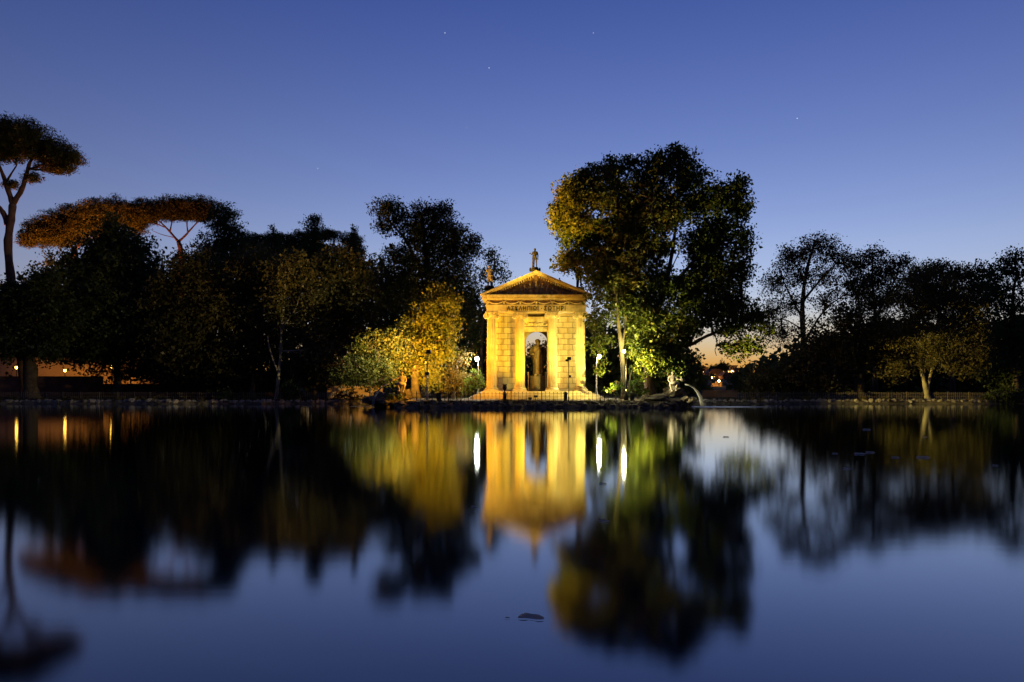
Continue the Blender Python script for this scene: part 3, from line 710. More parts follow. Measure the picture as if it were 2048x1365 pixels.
o = u.build('urn', M_pedst, None, True, t.location+Vector((0, 0, h))); tag(o, 'dark stone urn standing on its pedestal left of the temple door', 'urn')
pedestal(1131, 784, 805, 8.5, 'dark bare pedestal on the island edge before the right columns', m=M_pedst)
t, h = pedestal(878.5, 786, 803, 10, 'dark square floodlight pillar on the island left of the temple', m=M_pedst)
spot(t, t.location+Vector((.4, .55, h+.12)), (TX+.4, TY, 6.2), 5000, SODIUM, 88, .8)
t, h = pedestal(1264.5, 786, 803, 9, 'dark square floodlight pillar beside the black lamp post', m=M_pedst)
spot(t, t.location+Vector((-.4, .55, h+.12)), (TX-.2, TY, 5.6), 5900, WARM, 88, .8)
spot(t, t.location+Vector((.1, .7, h+.15)), (PX(1310, 71), 71, PZ(450, 71)), 13000, (1.0, .80, .22), 66, .9)  # uplight added to brighten the plane crown
pedestal(907.5, 783, 801, 7, 'small orange lit stone pillar left of the temple steps', Yd=69, m=M_bankstone)

# walls
def garden_wall(px0, px1, pt, Yd, label, m, th=.4):
    x0, x1 = PX(px0, Yd), PX(px1, Yd); z1 = PZ(pt, Yd); g = float(ground_z((x0+x1)/2, Yd))-.4
    t = empty('garden_wall', ((x0+x1)/2, Yd, g), label, 'wall'); hw = (x1-x0)/2
    MB().box(-hw, hw, -th/2, th/2, 0, z1-g-.12).build('wall', m, t)
    MB().box(-hw-.04, hw+.04, -th/2-.06, th/2+.06, z1-g-.12, z1-g).build('coping', m, t)
    return t
garden_wall(-120, 205, 753, 92, 'long red brown garden wall below the glowing lamps', M_wall)
garden_wall(-160, 330, 716, 104.5, 'ochre plaster wall glowing in lamplight behind the left trees', M_ochre, .8)
garden_wall(205, 480, 768, 93, 'lower stretch of dark red wall under the dense oaks', M_wall)
garden_wall(488, 600, 764, 90, 'pinkish wall piece left of the round shrub', M_wall)
garden_wall(655, 765, 772, 82, 'lit pinkish wall behind the left fountain jet', M_ochre)
garden_wall(1405, 1473, 781, 86, 'brown wall on the bank beyond the right fountain jet', M_wall)

# ------------------------------------------------------------------ fountains: rock, figure, jet
def rock(px, py_top, w, Yd, label, seed, h_extra=.0, m=M_rock):
    x = PX(px, Yd); zt = PZ(py_top, Yd); hw = w*Yd/F/2; g = .1
    b = MB().ball((0, 0, (zt-g)*.42), (hw, hw*.8, (zt-g)*.58), 18, 12, .7, seed)
    for k in range(5): b.ball((random.uniform(-.7, .7)*hw, random.uniform(-.6, .2)*hw, random.uniform(.1, .5)*(zt-g)), (hw*.4, hw*.35, hw*.3), 10, 7, .7, seed*3+k)
    o = b.build('rock', m, None, False, (x, Yd, g)); return tag(o, label, 'rock', 'fountain rocks at the ends of the island')
rock(765, 786, 60, 66.6, 'low dark rock where the left jet falls', 5)
rock(806, 774, 34, 66.4, 'mossy rock carrying the orange lit fountain figure on the left', 9)
rock(1347, 776, 50, 66.4, 'dark mossy rock carrying the yellow lit fountain figure on the right', 14)
rock(1318, 788, 70, 66.0, 'broad dark rock at the foot of the big plane tree', 21)
rock(1368, 790, 46, 66.2, 'dark rock at the tip of the island under the right jet', 27)

seat_l = dict(pel=(0, 0, .30, .085), wai=(.03, -.02, .40, .075), che=(.06, -.06, .52, .09), nec=(.05, -.09, .61, .036), chi=(.045, -.11, .645, .045), hea=(.045, -.105, .695, .052),
     sl=(-.05, -.09, .565, .045), el=(-.17, -.13, .47, .032), hl=(-.26, -.16, .44, .022), sr=(.17, -.04, .565, .045), er=(.2, -.02, .42, .032), hr=(.13, -.12, .34, .022),
     pl=(-.055, -.04, .28, .07), kl=(-.10, -.24, .30, .05), al=(-.02, -.28, .06, .03), tl=(-.03, -.35, .03, .022), pr=(.065, -.04, .28, .07), kr=(.17, -.22, .27, .05), ar=(.12, -.30, .03, .03), tr=(.12, -.37, .01, .022))
def fountain_figure(px, py_seat, size, Yd, label, pose, flip, m):
    p = {k: ((-v[0] if flip else v[0]), v[1], v[2], v[3]) for k, v in pose.items()}
    z = PZ(py_seat, Yd); t = empty('fountain_statue', (PX(px, Yd), Yd, z), label, 'statue', 'fountain statues at the ends of the island')
    H = size
    o = skinfig('figure', p, BODY_E, m, 2, t, (0, 0, -.24*H), H)
    b = MB(); hc = [c*H for c in p['hea'][:3]]; face(b, (hc[0], hc[1], hc[2]), .056*H)
    b.ball((hc[0], hc[1]+.015*H, hc[2]+.015*H), (.062*H, .06*H, .056*H), 9, 6, .3, 5)
    b.build('hair', m, o, True)
    for h, e in (('hl', 'el'), ('hr', 'er')):
        b = MB(); fingers(b, Vector(p[h][:3])*H, Vector(p[h][:3])-Vector(p[e][:3]), .028*H); b.build('hand', m, o)
    s = -1 if not flip else 1
    b = MB().tube([(-.16*H, -.14*H, .06*H), (-.05*H, -.22*H, .08*H), (.07*H, -.2*H, .07*H), (.17*H, -.08*H, .05*H)], [.05*H, .075*H, .075*H, .05*H], 9)
    b.build('drapery', m, t, True)
    jx, jz = s*.33*H, .20*H
    b = MB().lathe([(.03, -.30), (.10, -.22), (.13, -.05), (.10, .08), (.055, .14), (.09, .2)], 14)
    j = b.build('jug', m, t, True, (jx, -.17*H, jz)); j.rotation_euler = (0, s*R(105), 0)
    return t
FY = 65.9
fountain_figure(802, 772, 2.35, FY, 'orange lit crouching statue tipping a jug on the left rock', seat_l, False, M_statue)
fountain_figure(1347, 771, 2.3, FY, 'yellow lit seated statue with jug on the right rock', seat_l, True, M_statue)

M_jet = bpy.data.materials.new('falling_water'); M_jet.use_nodes = True
t = M_jet.node_tree; pb = t.nodes['Principled BSDF']; pb.inputs['Base Color'].default_value = (.9, .9, .9, 1); pb.inputs['Roughness'].default_value = .35
tr = t.nodes.new('ShaderNodeBsdfTransparent'); tl = t.nodes.new('ShaderNodeBsdfTranslucent'); tl.inputs[0].default_value = (.8, .8, .8, 1); mx = t.nodes.new('ShaderNodeMixShader'); mx2 = t.nodes.new('ShaderNodeMixShader')
mx.inputs[0].default_value = .5; mx2.inputs[0].default_value = .12
t.links.new(pb.outputs[0], mx.inputs[1]); t.links.new(tl.outputs[0], mx.inputs[2]); t.links.new(tr.outputs[0], mx2.inputs[1]); t.links.new(mx.outputs[0], mx2.inputs[2])
t.links.new(mx2.outputs[0], t.nodes['Material Output'].inputs[0])
def jet(pts, rads, Yd, label):
    p0 = P(*pts[0], Yd); b = MB()
    for s in range(7):
        ox = random.uniform(-1, 1); oy = random.uniform(-1, 1); 
        path = [P(px, py, Yd)-p0+Vector((ox*r*Yd/F*.6*(i/len(pts)), oy*r*Yd/F*.6, ox*oy*.05)) for i, ((px, py), r) in enumerate(zip(pts, rads))]
        b.tube(path, [r*Yd/F*random.uniform(.35, .6) for r in rads], 8)
    o = b.build('water_jet', M_jet, None, True, p0); return tag(o, label, 'water jet', 'jets falling from the fountain jugs')
jet([(1370, 769), (1379, 771), (1388, 776), (1395, 784), (1400, 794), (1404, 805), (1406, 813)], [1.5, 2.2, 3, 3.8, 4.6, 5.5, 6], 64.8, 'white water jet curving down from the right fountain statue')
jet([(779, 768), (771, 770), (763, 775), (756, 783), (750, 793), (747, 806), (746, 812)], [1.2, 1.8, 2.4, 3, 3.5, 4, 4.4], 65.4, 'pale water jet curving down from the left fountain statue')
# churned water under the right jet
M_churn = bpy.data.materials.new('churned_water'); M_churn.use_nodes = True
t = M_churn.node_tree; t.nodes.remove(t.nodes['Principled BSDF']); bd_ = t.nodes.new('ShaderNodeBsdfDiffuse'); bd_.inputs[0].default_value = (.85, .88, .9, 1); bg_ = t.nodes.new('ShaderNodeBsdfGlossy'); bg_.inputs[0].default_value = (.95, .95, .95, 1); bg_.inputs['Roughness'].default_value = .42
b_ = t.nodes.new('ShaderNodeMixShader'); b_.inputs[0].default_value = .65; t.links.new(bd_.outputs[0], b_.inputs[1]); t.links.new(bg_.outputs[0], b_.inputs[2])
tcn = t.nodes.new('ShaderNodeTexCoord'); gr = t.nodes.new('ShaderNodeTexGradient'); gr.gradient_type = 'SPHERICAL'; trn = t.nodes.new('ShaderNodeBsdfTransparent'); mx = t.nodes.new('ShaderNodeMixShader')
mpp = t.nodes.new('ShaderNodeMapping'); mpp.inputs['Scale'].default_value = (.17, .45, 1); nz = t.nodes.new('ShaderNodeTexNoise'); nz.inputs['Scale'].default_value = 1.6; nz.inputs['Detail'].default_value = 5; mu = t.nodes.new('ShaderNodeMath'); mu.operation = 'MULTIPLY'; nzm = t.nodes.new('ShaderNodeMath'); nzm.operation = 'MULTIPLY'; nzm.inputs[1].default_value = 5; nzm.use_clamp = True
t.links.new(tcn.outputs['Object'], mpp.inputs[0]); t.links.new(mpp.outputs[0], gr.inputs[0]); t.links.new(tcn.outputs['Object'], nz.inputs['Vector'])
t.links.new(gr.outputs[1], mu.inputs[0]); t.links.new(nz.outputs[0], nzm.inputs[0]); t.links.new(nzm.outputs[0], mu.inputs[1]); t.links.new(mu.outputs[0], mx.inputs[0])
t.links.new(trn.outputs[0], mx.inputs[1]); t.links.new(b_.outputs[0], mx.inputs[2]); t.links.new(mx.outputs[0], t.nodes['Material Output'].inputs[0])
for xx, yy, rx, ry in ((PX(1440, 66), 66.3, 6.2, 2.2), (PX(745, 67.5), 67.2, 2.0, .9)):
    vs = [(0, 0, 0)]+[(rx*math.cos(a), ry*math.sin(a), 0) for a in np.linspace(0, 2*math.pi, 33)[:-1]]
    o = MB().add(vs, [(0, 1+k, 1+(k+1) % 32) for k in range(32)]).build('foam', M_churn, None, False, (xx, yy, .006)); tag(o, kind='stuff')
    if rx < 3: o.scale = (1, 1, 1)

# ------------------------------------------------------------------ trees
def leaves(name, cen, size, m, parent, up=.25, wid=.62, seed=0, shape_dir=None):
    n = len(cen); r = np.random.default_rng(seed)
    d = r.normal(size=(n, 3)); d[:, 2] -= up; d /= np.linalg.norm(d, axis=1)[:, None]+1e-9
    q = r.normal(size=(n, 3)); q[:, 2] += .6; s = np.cross(d, q); s /= np.linalg.norm(s, axis=1)[:, None]+1e-9
    nn = np.cross(s, d); L_ = (size*np.clip(np.exp(r.normal(0, .38, n)), .4, 1.9))[:, None]
    v = np.stack([cen-d*L_*.5, cen+s*L_*wid*.5+nn*L_*.12-d*L_*.06, cen+d*L_*.5, cen-s*L_*wid*.5+nn*L_*.12-d*L_*.06], 1).reshape(-1, 3)
    me = rawmesh(name, v, np.arange(4*n).reshape(n, 4), m)
    at = me.attributes.new('tint', 'FLOAT', 'FACE')
    base = .5+.5*np.sin(cen[:, 0]*.55+seed)*np.sin(cen[:, 1]*.5)*np.sin(cen[:, 2]*.6+seed*2)
    at.data.foreach_set('value', np.clip(.45*base+.55*r.random(n), 0, 1).astype(np.float32))
    return obj(name, me, parent)

def tree(name, label, cat, Yd, base, trunks, blobs, leafm, barkm, lpm=110, size=.34, cl=.55, group=None, seed=1, gap=.0, wid=.62, up=.25, twigs=10, limb_r=.1, shell=.45, limbs=True, flat=.75, extra=None):
    """trunks: [(points in px [(px,py[,dy])], r0, r1)], blobs: [(px,py,rx,ry[,dy[,density]])] in photo pixels at distance Yd"""
    r = np.random.default_rng(seed); sc_ = Yd/F; size *= .78; lpm *= 1.65
    bx = PX(base, Yd); bz = float(ground_z(bx, Yd))-.08; root = empty(name, (bx, Yd, bz), label, cat, group)
    o = np.array((bx, Yd, bz)); W = lambda px, py, dy=0: np.array((PX(px, Yd), Yd+dy, PZ(py, Yd)))-o
    tb = MB(); nodes = []
    for pts, r0, r1 in trunks:
        pp = [W(*p) for p in pts]
        # smooth the polyline
        fine = []
        for i in range(len(pp)-1):
            for k in range(4):
                t_ = k/4; p0, p1, p2, p3 = pp[max(i-1, 0)], pp[i], pp[i+1], pp[min(i+2, len(pp)-1)]
                fine.append(.5*((2*p1)+(-p0+p2)*t_+(2*p0-5*p1+4*p2-p3)*t_**2+(-p0+3*p1-3*p2+p3)*t_**3))
        fine.append(pp[-1]); m_ = len(fine)
        wob = r.normal(size=(m_, 3))*.03; wob[0] = 0
        fine = [f+w*max(r0, .08) for f, w in zip(fine, wob)]
        rad = [(r0+(r1-r0)*(i/(m_-1))**.8)*(1+.10*math.sin(i*2.1)) for i in range(m_)]
        if pts[0][1] > 760: rad[0] *= 1.55; rad[1] *= 1.15
        tb.tube(fine, rad, 9)
        nodes += [(f, rd) for f, rd in list(zip(fine, rad))[m_//3:]]
    cen = []
    ar = np.array([n_[0] for n_ in nodes]) if nodes else None
    cen2 = []
    for ib, bl in enumerate(list(blobs)+list(extra[0] if extra else [])):
        px, py, rx, ry = bl[:4]; dy = bl[4] if len(bl) > 4 and bl[4] is not None else r.uniform(-.35, .35)*rx*sc_; dens = bl[5] if len(bl) > 5 else 1.0
        c = W(px, py, dy); rad = np.array((rx*sc_, .85*min(max(rx, ry), 1.6*min(rx, ry))*sc_, ry*sc_))
        area = math.pi*rad[0]*rad[2]; per = 16; nc = max(4, int(area*lpm*dens/per))
        d = r.normal(size=(nc, 3)); d /= np.linalg.norm(d, axis=1)[:, None]
        f = r.random(nc)**shell*(1+.22*np.sin(d[:, 0]*5+seed)*np.sin(d[:, 2]*6+seed*.7)+.12*np.sin(d[:, 1]*9+d[:, 0]*8))
        cc = c+d*rad*f[:, None]
        if gap:
            g_ = np.sin(cc[:, 0]*1.9+seed)+np.sin(cc[:, 2]*2.3+seed*1.3)+np.sin(cc[:, 1]*1.7)+.6*np.sin(cc[:, 0]*4.1+cc[:, 2]*3.7)
            cc = cc[g_ > -3+gap*3.2]
        if len(cc) == 0: continue
        pts = (cc[:, None, :]+np.clip(r.normal(size=(len(cc), per, 3)), -1.5, 1.5)*np.array((cl, cl, cl*flat))*r.uniform(.5, 1.15, (len(cc), 1, 1))).reshape(-1, 3)
        (cen if ib < len(blobs) else cen2).append(pts)
        if limbs and ar is not None:
            low = ar[:, 2] < c[2]+.5; cand = ar[low] if low.any() else ar
            k = np.argmin(np.linalg.norm((cand-c)*np.array((1, 1, .7)), axis=1)); s0 = cand[k]
            mid = (s0+c)/2+np.array((r.uniform(-.3, .3), r.uniform(-.3, .3), -.12*np.linalg.norm(c-s0)*.5)); e = c+np.array((0, 0, .25*rad[2]))
            lp = [s0*(1-t_)**2+2*mid*t_*(1-t_)+e*t_**2 for t_ in np.linspace(0, 1, 7)]
            tb.tube(lp, [limb_r*(1-.75*i/6)+.015 for i in range(7)], 6)
            for q in r.choice(len(cc), min(twigs, len(cc)), replace=False):
                s1 = lp[int(r.integers(2, 7))]; e1 = cc[q]; m1 = (s1+e1)/2+r.normal(size=3)*.25
                tb.tube([s1, m1, e1], [limb_r*.35+.008, limb_r*.22+.006, .008], 4, False)
    tb.build('trunk', barkm, root, True)
    leaves('crown', np.concatenate(cen), size, leafm, root, up, wid, seed)
    if cen2: leaves('gold_lit_foliage', np.concatenate(cen2), size, extra[1], root, up, wid, seed+500)  # extra leaves whose colour carries the floodlight's gold
    return root

SP = 'stone pines behind the left bank'; DK = 'dark trees of the left bank'; RB = 'trees of the right bank'
tree('stone_pine', 'tall umbrella pine with forked bare trunk at the left edge', 'pine tree', 82, 46,
     [([(50, 806), (44, 720), (28, 600), (16, 500), (22, 440), (26, 408)], .5, .36), ([(26, 408), (14, 375), (4, 345), (-12, 312)], .34, .12), ([(26, 408), (44, 378), (54, 345), (64, 318), (90, 300)], .32, .12),
      ([(16, 450), (6, 425), (-10, 408), (-60, 370)], .36, .12), ([(60, 338), (90, 330), (125, 322)], .12, .05), ([(8, 372), (20, 352), (34, 330)], .16, .06)],
     [(0, 272, 80, 38), (50, 282, 72, 36), (95, 302, 55, 32), (133, 318, 36, 22), (-60, 285, 80, 40), (-120, 310, 60, 34), (20, 310, 60, 22), (128, 342, 28, 8), (66, 355, 15, 12), (22, 368, 16, 10), (100, 330, 35, 12), (-40, 330, 50, 14)],
     L_pine, M_barkred, 380, .30, .34, SP, 11, wid=.26, up=-.3, limb_r=.12, flat=.6)
tree('stone_pine', 'broad low umbrella pine glowing orange beyond the cone shaped oak', 'pine tree', 106, 150,
     [([(150, 800), (152, 600), (150, 500)], .5, .4), ([(150, 500), (120, 475), (90, 462)], .2, .08), ([(150, 500), (180, 465), (220, 440)], .2, .08)],
     [(75, 466, 34, 28), (110, 450, 52, 36), (165, 436, 62, 34), (220, 430, 58, 30), (262, 426, 42, 26), (120, 475, 60, 20), (60, 480, 20, 18), (190, 460, 60, 20)],
     L_pine, M_barkred, 380, .32, .34, SP, 12, wid=.26, up=-.3, limb_r=.12, flat=.6)
tree('stone_pine', 'umbrella pine with sky showing through its spread bare limbs', 'pine tree', 109, 362,
     [([(366, 800), (364, 560), (362, 505), (357, 484)], .5, .3), ([(357, 484), (338, 462), (322, 446), (300, 428)], .2, .06), ([(357, 484), (372, 470), (388, 452), (412, 428)], .2, .06), ([(340, 464), (345, 440), (352, 420)], .12, .05),
      ([(376, 466), (374, 445), (380, 420)], .12, .05), ([(330, 455), (305, 446), (285, 440)], .09, .03), ([(390, 450), (400, 440), (425, 436)], .09, .03), ([(350, 476), (325, 470), (305, 462)], .07, .03)],
     [(285, 430, 40, 24), (330, 418, 58, 24), (375, 414, 54, 22), (414, 424, 38, 22), (275, 450, 28, 24), (350, 432, 54, 9), (400, 436, 34, 8)],
     L_pine, M_barkred, 380, .32, .34, SP, 13, wid=.26, up=-.3, limb_r=.07, flat=.6, twigs=16)
tree('stone_pine', 'farthest flat topped row of umbrella pine above the dark trees', 'pine tree', 128, 600,
     [([(585, 800), (588, 560), (590, 520)], .5, .3), ([(590, 520), (565, 495), (545, 484)], .2, .08), ([(590, 520), (620, 495), (650, 484)], .2, .08), ([(690, 560), (688, 510), (700, 488)], .25, .1)],
     [(500, 484, 34, 18), (545, 478, 36, 15), (600, 480, 40, 20), (655, 474, 38, 13), (702, 482, 24, 17), (525, 505, 44, 20), (640, 498, 34, 12), (575, 505, 36, 22), (715, 505, 18, 20), (615, 520, 30, 20)],
     L_pine, M_barkred, 340, .34, .34, SP, 14, wid=.26, up=-.3, limb_r=.12, flat=.6)
tree('holm_oak', 'dense cone shaped dark oak before the orange umbrella pine', 'tree', 88, 235, [([(236, 800), (234, 700), (232, 560), (231, 480)], .5, .15)],
     [(232, 462, 22, 34), (215, 490, 50, 40), (255, 505, 55, 45), (165, 535, 60, 45), (215, 560, 95, 60), (290, 560, 55, 55), (150, 610, 70, 60), (230, 640, 100, 70), (310, 640, 60, 70), (140, 680, 55, 40), (250, 700, 90, 45), (330, 720, 50, 50)],
     L_oak, M_bark, 95, .40, .6, DK, 21)
tree('holm_oak', 'dark oak with heavy black trunk at the far left edge', 'tree', 80, 60, [([(62, 805), (60, 740), (56, 680), (50, 600)], .85, .4), ([(60, 720), (90, 660), (100, 600)], .35, .1)],
     [(5, 620, 50, 60), (55, 600, 55, 45), (95, 560, 40, 28), (30, 680, 60, 40), (105, 640, 50, 55), (-40, 660, 60, 90), (90, 690, 45, 30)],
     L_oak, M_bark, 95, .38, .6, DK, 22)
tree('dark_conifer', 'irregular dark conifer rising right of the umbrella pine', 'conifer', 93, 452, [([(452, 800), (450, 600), (447, 420)], .4, .06)],
     [(444, 424, 22, 16), (462, 432, 18, 12), (440, 448, 32, 16), (462, 462, 34, 20), (440, 485, 50, 28), (470, 500, 45, 30), (440, 530, 60, 35)],
     L_oak, M_bark, 110, .36, .45, DK, 23, wid=.4)
tree('spruce', 'thin dark spruce tip poking over the distant pine row', 'conifer', 104, 547, [([(547, 800), (547, 600), (547, 455)], .3, .03)],
     [(547, 462, 6, 10), (547, 475, 14, 7), (547, 488, 20, 8), (548, 505, 26, 12), (547, 535, 34, 24), (522, 500, 8, 12)], L_oak, M_bark, 120, .34, .35, DK, 24, wid=.35, up=.6)
tree('dark_conifer', 'round headed dark conifer standing above the left wood', 'conifer', 96, 629, [([(630, 800), (630, 600), (628, 440)], .35, .05)],
     [(628, 440, 15, 12), (626, 456, 19, 14), (632, 472, 22, 14), (628, 495, 24, 22), (630, 530, 32, 30)], L_oak, M_bark, 130, .32, .38, DK, 25, wid=.4)
tree('cypress', 'narrow dark cypress spire beside the lobed pine', 'cypress', 93, 709, [([(709, 800), (709, 600), (709, 460)], .25, .03)],
     [(709, 464, 5, 14), (709, 484, 8, 20), (709, 510, 9, 24), (709, 545, 11, 30), (710, 590, 13, 40)], L_oak, M_bark, 190, .28, .22, DK, 26, wid=.4, up=-.6, shell=.4)
# bank of broadleaved trees, left
tree('leafy_bush', 'dark leafy boughs hanging before the glowing ochre wall', 'shrub', 95, 262, [([(262, 800), (262, 770), (258, 740)], .14, .06), ([(262, 760), (190, 725), (130, 712)], .08, .03)],
     [(105, 712, 34, 16), (160, 722, 34, 16), (210, 712, 44, 20), (275, 738, 32, 24), (235, 752, 22, 14), (320, 745, 38, 30), (185, 745, 16, 10), (370, 740, 40, 36)], L_dim, M_bark, 55, .42, .6, DK, 27, gap=.2)
tree('broadleaf_tree', 'dim broadleaf tree below the spread umbrella pine', 'tree', 85, 395, [([(398, 803), (395, 700), (400, 560)], .35, .1)],
     [(395, 545, 65, 45), (350, 600, 60, 60), (430, 610, 65, 65), (370, 680, 70, 60), (440, 700, 65, 60), (395, 750, 60, 40)], L_dim, M_bark, 95, .36, .6, DK, 31)
tree('broadleaf_tree', 'dim brownish tree left of the pale trunk', 'tree', 84, 505, [([(505, 803), (508, 700), (505, 560)], .3, .1)],
     [(505, 540, 55, 45), (545, 560, 45, 45), (480, 610, 60, 60), (540, 640, 50, 60), (500, 690, 60, 55), (475, 740, 45, 35)], L_brown, M_bark, 90, .36, .6, DK, 32, gap=.25)
tree('broadleaf_tree', 'slender tree with pale twisting trunk in the left wood', 'tree', 79, 553, [([(552, 806), (556, 762), (561, 715), (563, 660), (569, 590), (572, 540)], .22, .09), ([(556, 745), (540, 700), (535, 672)], .12, .07), ([(563, 660), (590, 620), (600, 590)], .09, .04)],
     [(585, 545, 50, 40), (620, 590, 50, 50), (560, 600, 30, 40), (610, 650, 50, 45, .8), (640, 700, 35, 40), (600, 710, 30, 30, .9)], L_dim, M_barkpale, 75, .34, .55, DK, 33, gap=.35)
tree('broadleaf_tree', 'broad olive tree between the cypress and the golden plane', 'tree', 83, 680, [([(684, 803), (682, 700), (688, 580)], .35, .1)],
     [(680, 530, 45, 40), (720, 560, 40, 40), (655, 590, 50, 50), (710, 630, 50, 60), (660, 670, 50, 50), (640, 730, 45, 40)], L_dim, M_bark, 95, .36, .6, DK, 34)
tree('aleppo_pine', 'great dark lobed pine behind the golden plane', 'pine tree', 86, 850, [([(850, 803), (852, 700), (858, 600), (850, 500), (845, 450)], .55, .2), ([(856, 560), (810, 480), (785, 450)], .22, .08), ([(855, 560), (900, 520), (935, 500)], .2, .06)],
     [(772, 425, 27, 25), (790, 412, 22, 14), (768, 455, 22, 18), (800, 440, 18, 26), (848, 426, 42, 24), (885, 422, 24, 18), (870, 455, 55, 35), (835, 470, 40, 30), (905, 480, 40, 40), (860, 510, 70, 40), (935, 500, 28, 24), (950, 480, 14, 12), (800, 520, 45, 30), (840, 560, 80, 50), (910, 560, 45, 50), (780, 580, 60, 45), (930, 620, 28, 50)],
     L_pine, M_bark, 130, .32, .42, DK, 41, wid=.45, up=-.1)
tree('poplar', 'thin leaved grey green tree behind the left roof statue', 'tree', 92, 962, [([(962, 800), (965, 650), (985, 560), (990, 500)], .25, .05), ([(968, 640), (945, 580), (935, 540)], .1, .03)],
     [(982, 508, 18, 16), (990, 535, 24, 26), (1008, 555, 14, 22), (965, 555, 28, 26), (945, 590, 24, 30), (975, 600, 26, 30), (955, 650, 22, 45), (945, 710, 22, 40)],
     L_gloss, M_bark, 48, .30, .5, DK, 42, gap=.3)
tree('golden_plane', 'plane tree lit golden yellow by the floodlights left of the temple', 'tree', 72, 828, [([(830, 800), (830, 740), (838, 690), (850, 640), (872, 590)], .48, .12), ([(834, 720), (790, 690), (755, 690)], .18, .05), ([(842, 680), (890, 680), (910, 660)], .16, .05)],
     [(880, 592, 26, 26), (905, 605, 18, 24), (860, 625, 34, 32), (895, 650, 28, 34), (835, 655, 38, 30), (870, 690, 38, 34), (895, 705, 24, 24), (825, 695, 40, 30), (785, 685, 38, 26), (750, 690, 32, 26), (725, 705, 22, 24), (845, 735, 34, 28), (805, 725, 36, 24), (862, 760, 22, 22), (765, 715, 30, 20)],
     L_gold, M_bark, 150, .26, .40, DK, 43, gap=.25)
tree('laurel', 'glossy dark evergreen overhanging the left fountain', 'shrub', 70.2, 740, [([(742, 800), (738, 770), (730, 745)], .14, .06)],
     [(720, 740, 40, 30), (760, 735, 32, 32), (690, 755, 32, 24), (738, 762, 40, 20), (780, 752, 18, 20)], L_oak, M_bark, 150, .22, .4, None, 44)
# island right
tree('plane_tree', 'huge spreading plane tree right of the temple', 'tree', 71, 1300, [([(1299, 799), (1299, 740), (1304, 680), (1298, 630), (1284, 570), (1268, 530), (1262, 490), (1240, 430)], .58, .16),
     ([(1300, 660), (1326, 590), (1342, 520), (1352, 450), (1360, 390)], .34, .08), ([(1308, 720), (1340, 695), (1380, 690), (1415, 672), (1460, 656), (1505, 655)], .30, .07), ([(1340, 700), (1352, 720), (1362, 742)], .12, .05),
     ([(1284, 570), (1230, 500), (1180, 450), (1150, 420)], .22, .05), ([(1326, 590), (1390, 520), (1440, 460), (1465, 420)], .22, .05), ([(1342, 540), (1360, 500), (1366, 478), (1355, 460)], .06, .03), ([(1268, 530), (1290, 440), (1300, 380)], .18, .04),
     ([(1430, 668), (1434, 690), (1430, 700), (1433, 712)], .05, .03)],
     [(1152, 392, 34, 36), (1128, 432, 30, 36), (1170, 360, 24, 22), (1165, 470, 50, 45), (1145, 520, 26, 28), (1205, 380, 44, 46), (1225, 335, 26, 26), (1258, 322, 18, 16), (1250, 400, 45, 50), (1325, 325, 40, 30), (1352, 308, 26, 16), (1300, 365, 44, 44), (1375, 345, 40, 40),
      (1340, 410, 55, 45), (1400, 400, 42, 44), (1440, 400, 32, 34), (1470, 378, 24, 22), (1490, 362, 10, 12), (1482, 420, 24, 40), (1440, 460, 50, 40), (1480, 490, 26, 40), (1215, 470, 55, 50), (1270, 470, 45, 50), (1300, 500, 40, 40), (1410, 520, 42, 40), (1200, 540, 50, 40),
      (1260, 560, 55, 50), (1320, 570, 50, 45), (1380, 580, 55, 45), (1440, 560, 50, 45), (1480, 545, 28, 32), (1300, 630, 50, 45), (1360, 640, 50, 40), (1420, 620, 50, 40), (1470, 610, 40, 38), (1505, 640, 26, 26), (1330, 690, 36, 30), (1460, 660, 40, 20), (1500, 690, 28, 28, 0, .6), (1530, 660, 18, 26, 0, .6), (1385, 720, 14, 20, 0, .4), (1470, 700, 22, 22, 0, .5), (1445, 690, 14, 10, 0, .4), (1340, 722, 30, 26), (1375, 668, 34, 22), (1285, 690, 26, 34), (1250, 600, 40, 40), (1410, 480, 50, 40), (1350, 480, 20, 20, 4), (1325, 440, 50, 40), (1270, 430, 40, 40), (1240, 520, 50, 40)],
     L_plane, M_bark, 150, .31, .42, None, 51, gap=.22, limb_r=.13, twigs=14,
     extra=([(1140, 405, 30, 40, -3), (1120, 440, 22, 34, -2), (1165, 370, 20, 16, -3), (1190, 350, 14, 12, -2), (1128, 530, 18, 22, -2), (1150, 455, 24, 26, -3.5), (1185, 420, 26, 26, -4, .6), (1215, 400, 60, 60, -3, .12), (1290, 440, 110, 110, -3, .06), (1230, 540, 70, 60, -4, .10)], L_goldlit))
tree('slender_plane', 'slim plane with pale lit trunk between the white lamps', 'tree', 68.5, 1247, [([(1248, 800), (1247, 760), (1243, 700), (1237, 650), (1233, 600), (1226, 570), (1212, 548)], .27, .10), ([(1243, 700), (1252, 640), (1246, 600), (1240, 570)], .13, .06), ([(1252, 798), (1258, 770), (1262, 745)], .12, .06), ([(1233, 600), (1240, 560), (1262, 520)], .08, .03)],
     [(1195, 590, 26, 30), (1215, 560, 30, 24), (1190, 640, 20, 26), (1258, 620, 28, 40), (1215, 625, 20, 26), (1290, 650, 32, 38), (1272, 700, 22, 30), (1300, 720, 28, 30), (1215, 680, 12, 18, 0, .7), (1275, 745, 18, 16), (1194, 690, 14, 26), (1200, 735, 10, 18, 0, .7), (1232, 560, 30, 30), (1185, 560, 18, 22)],
     L_plane, M_barkdim, 80, .30, .42, None, 52, gap=.2, limbs=False)
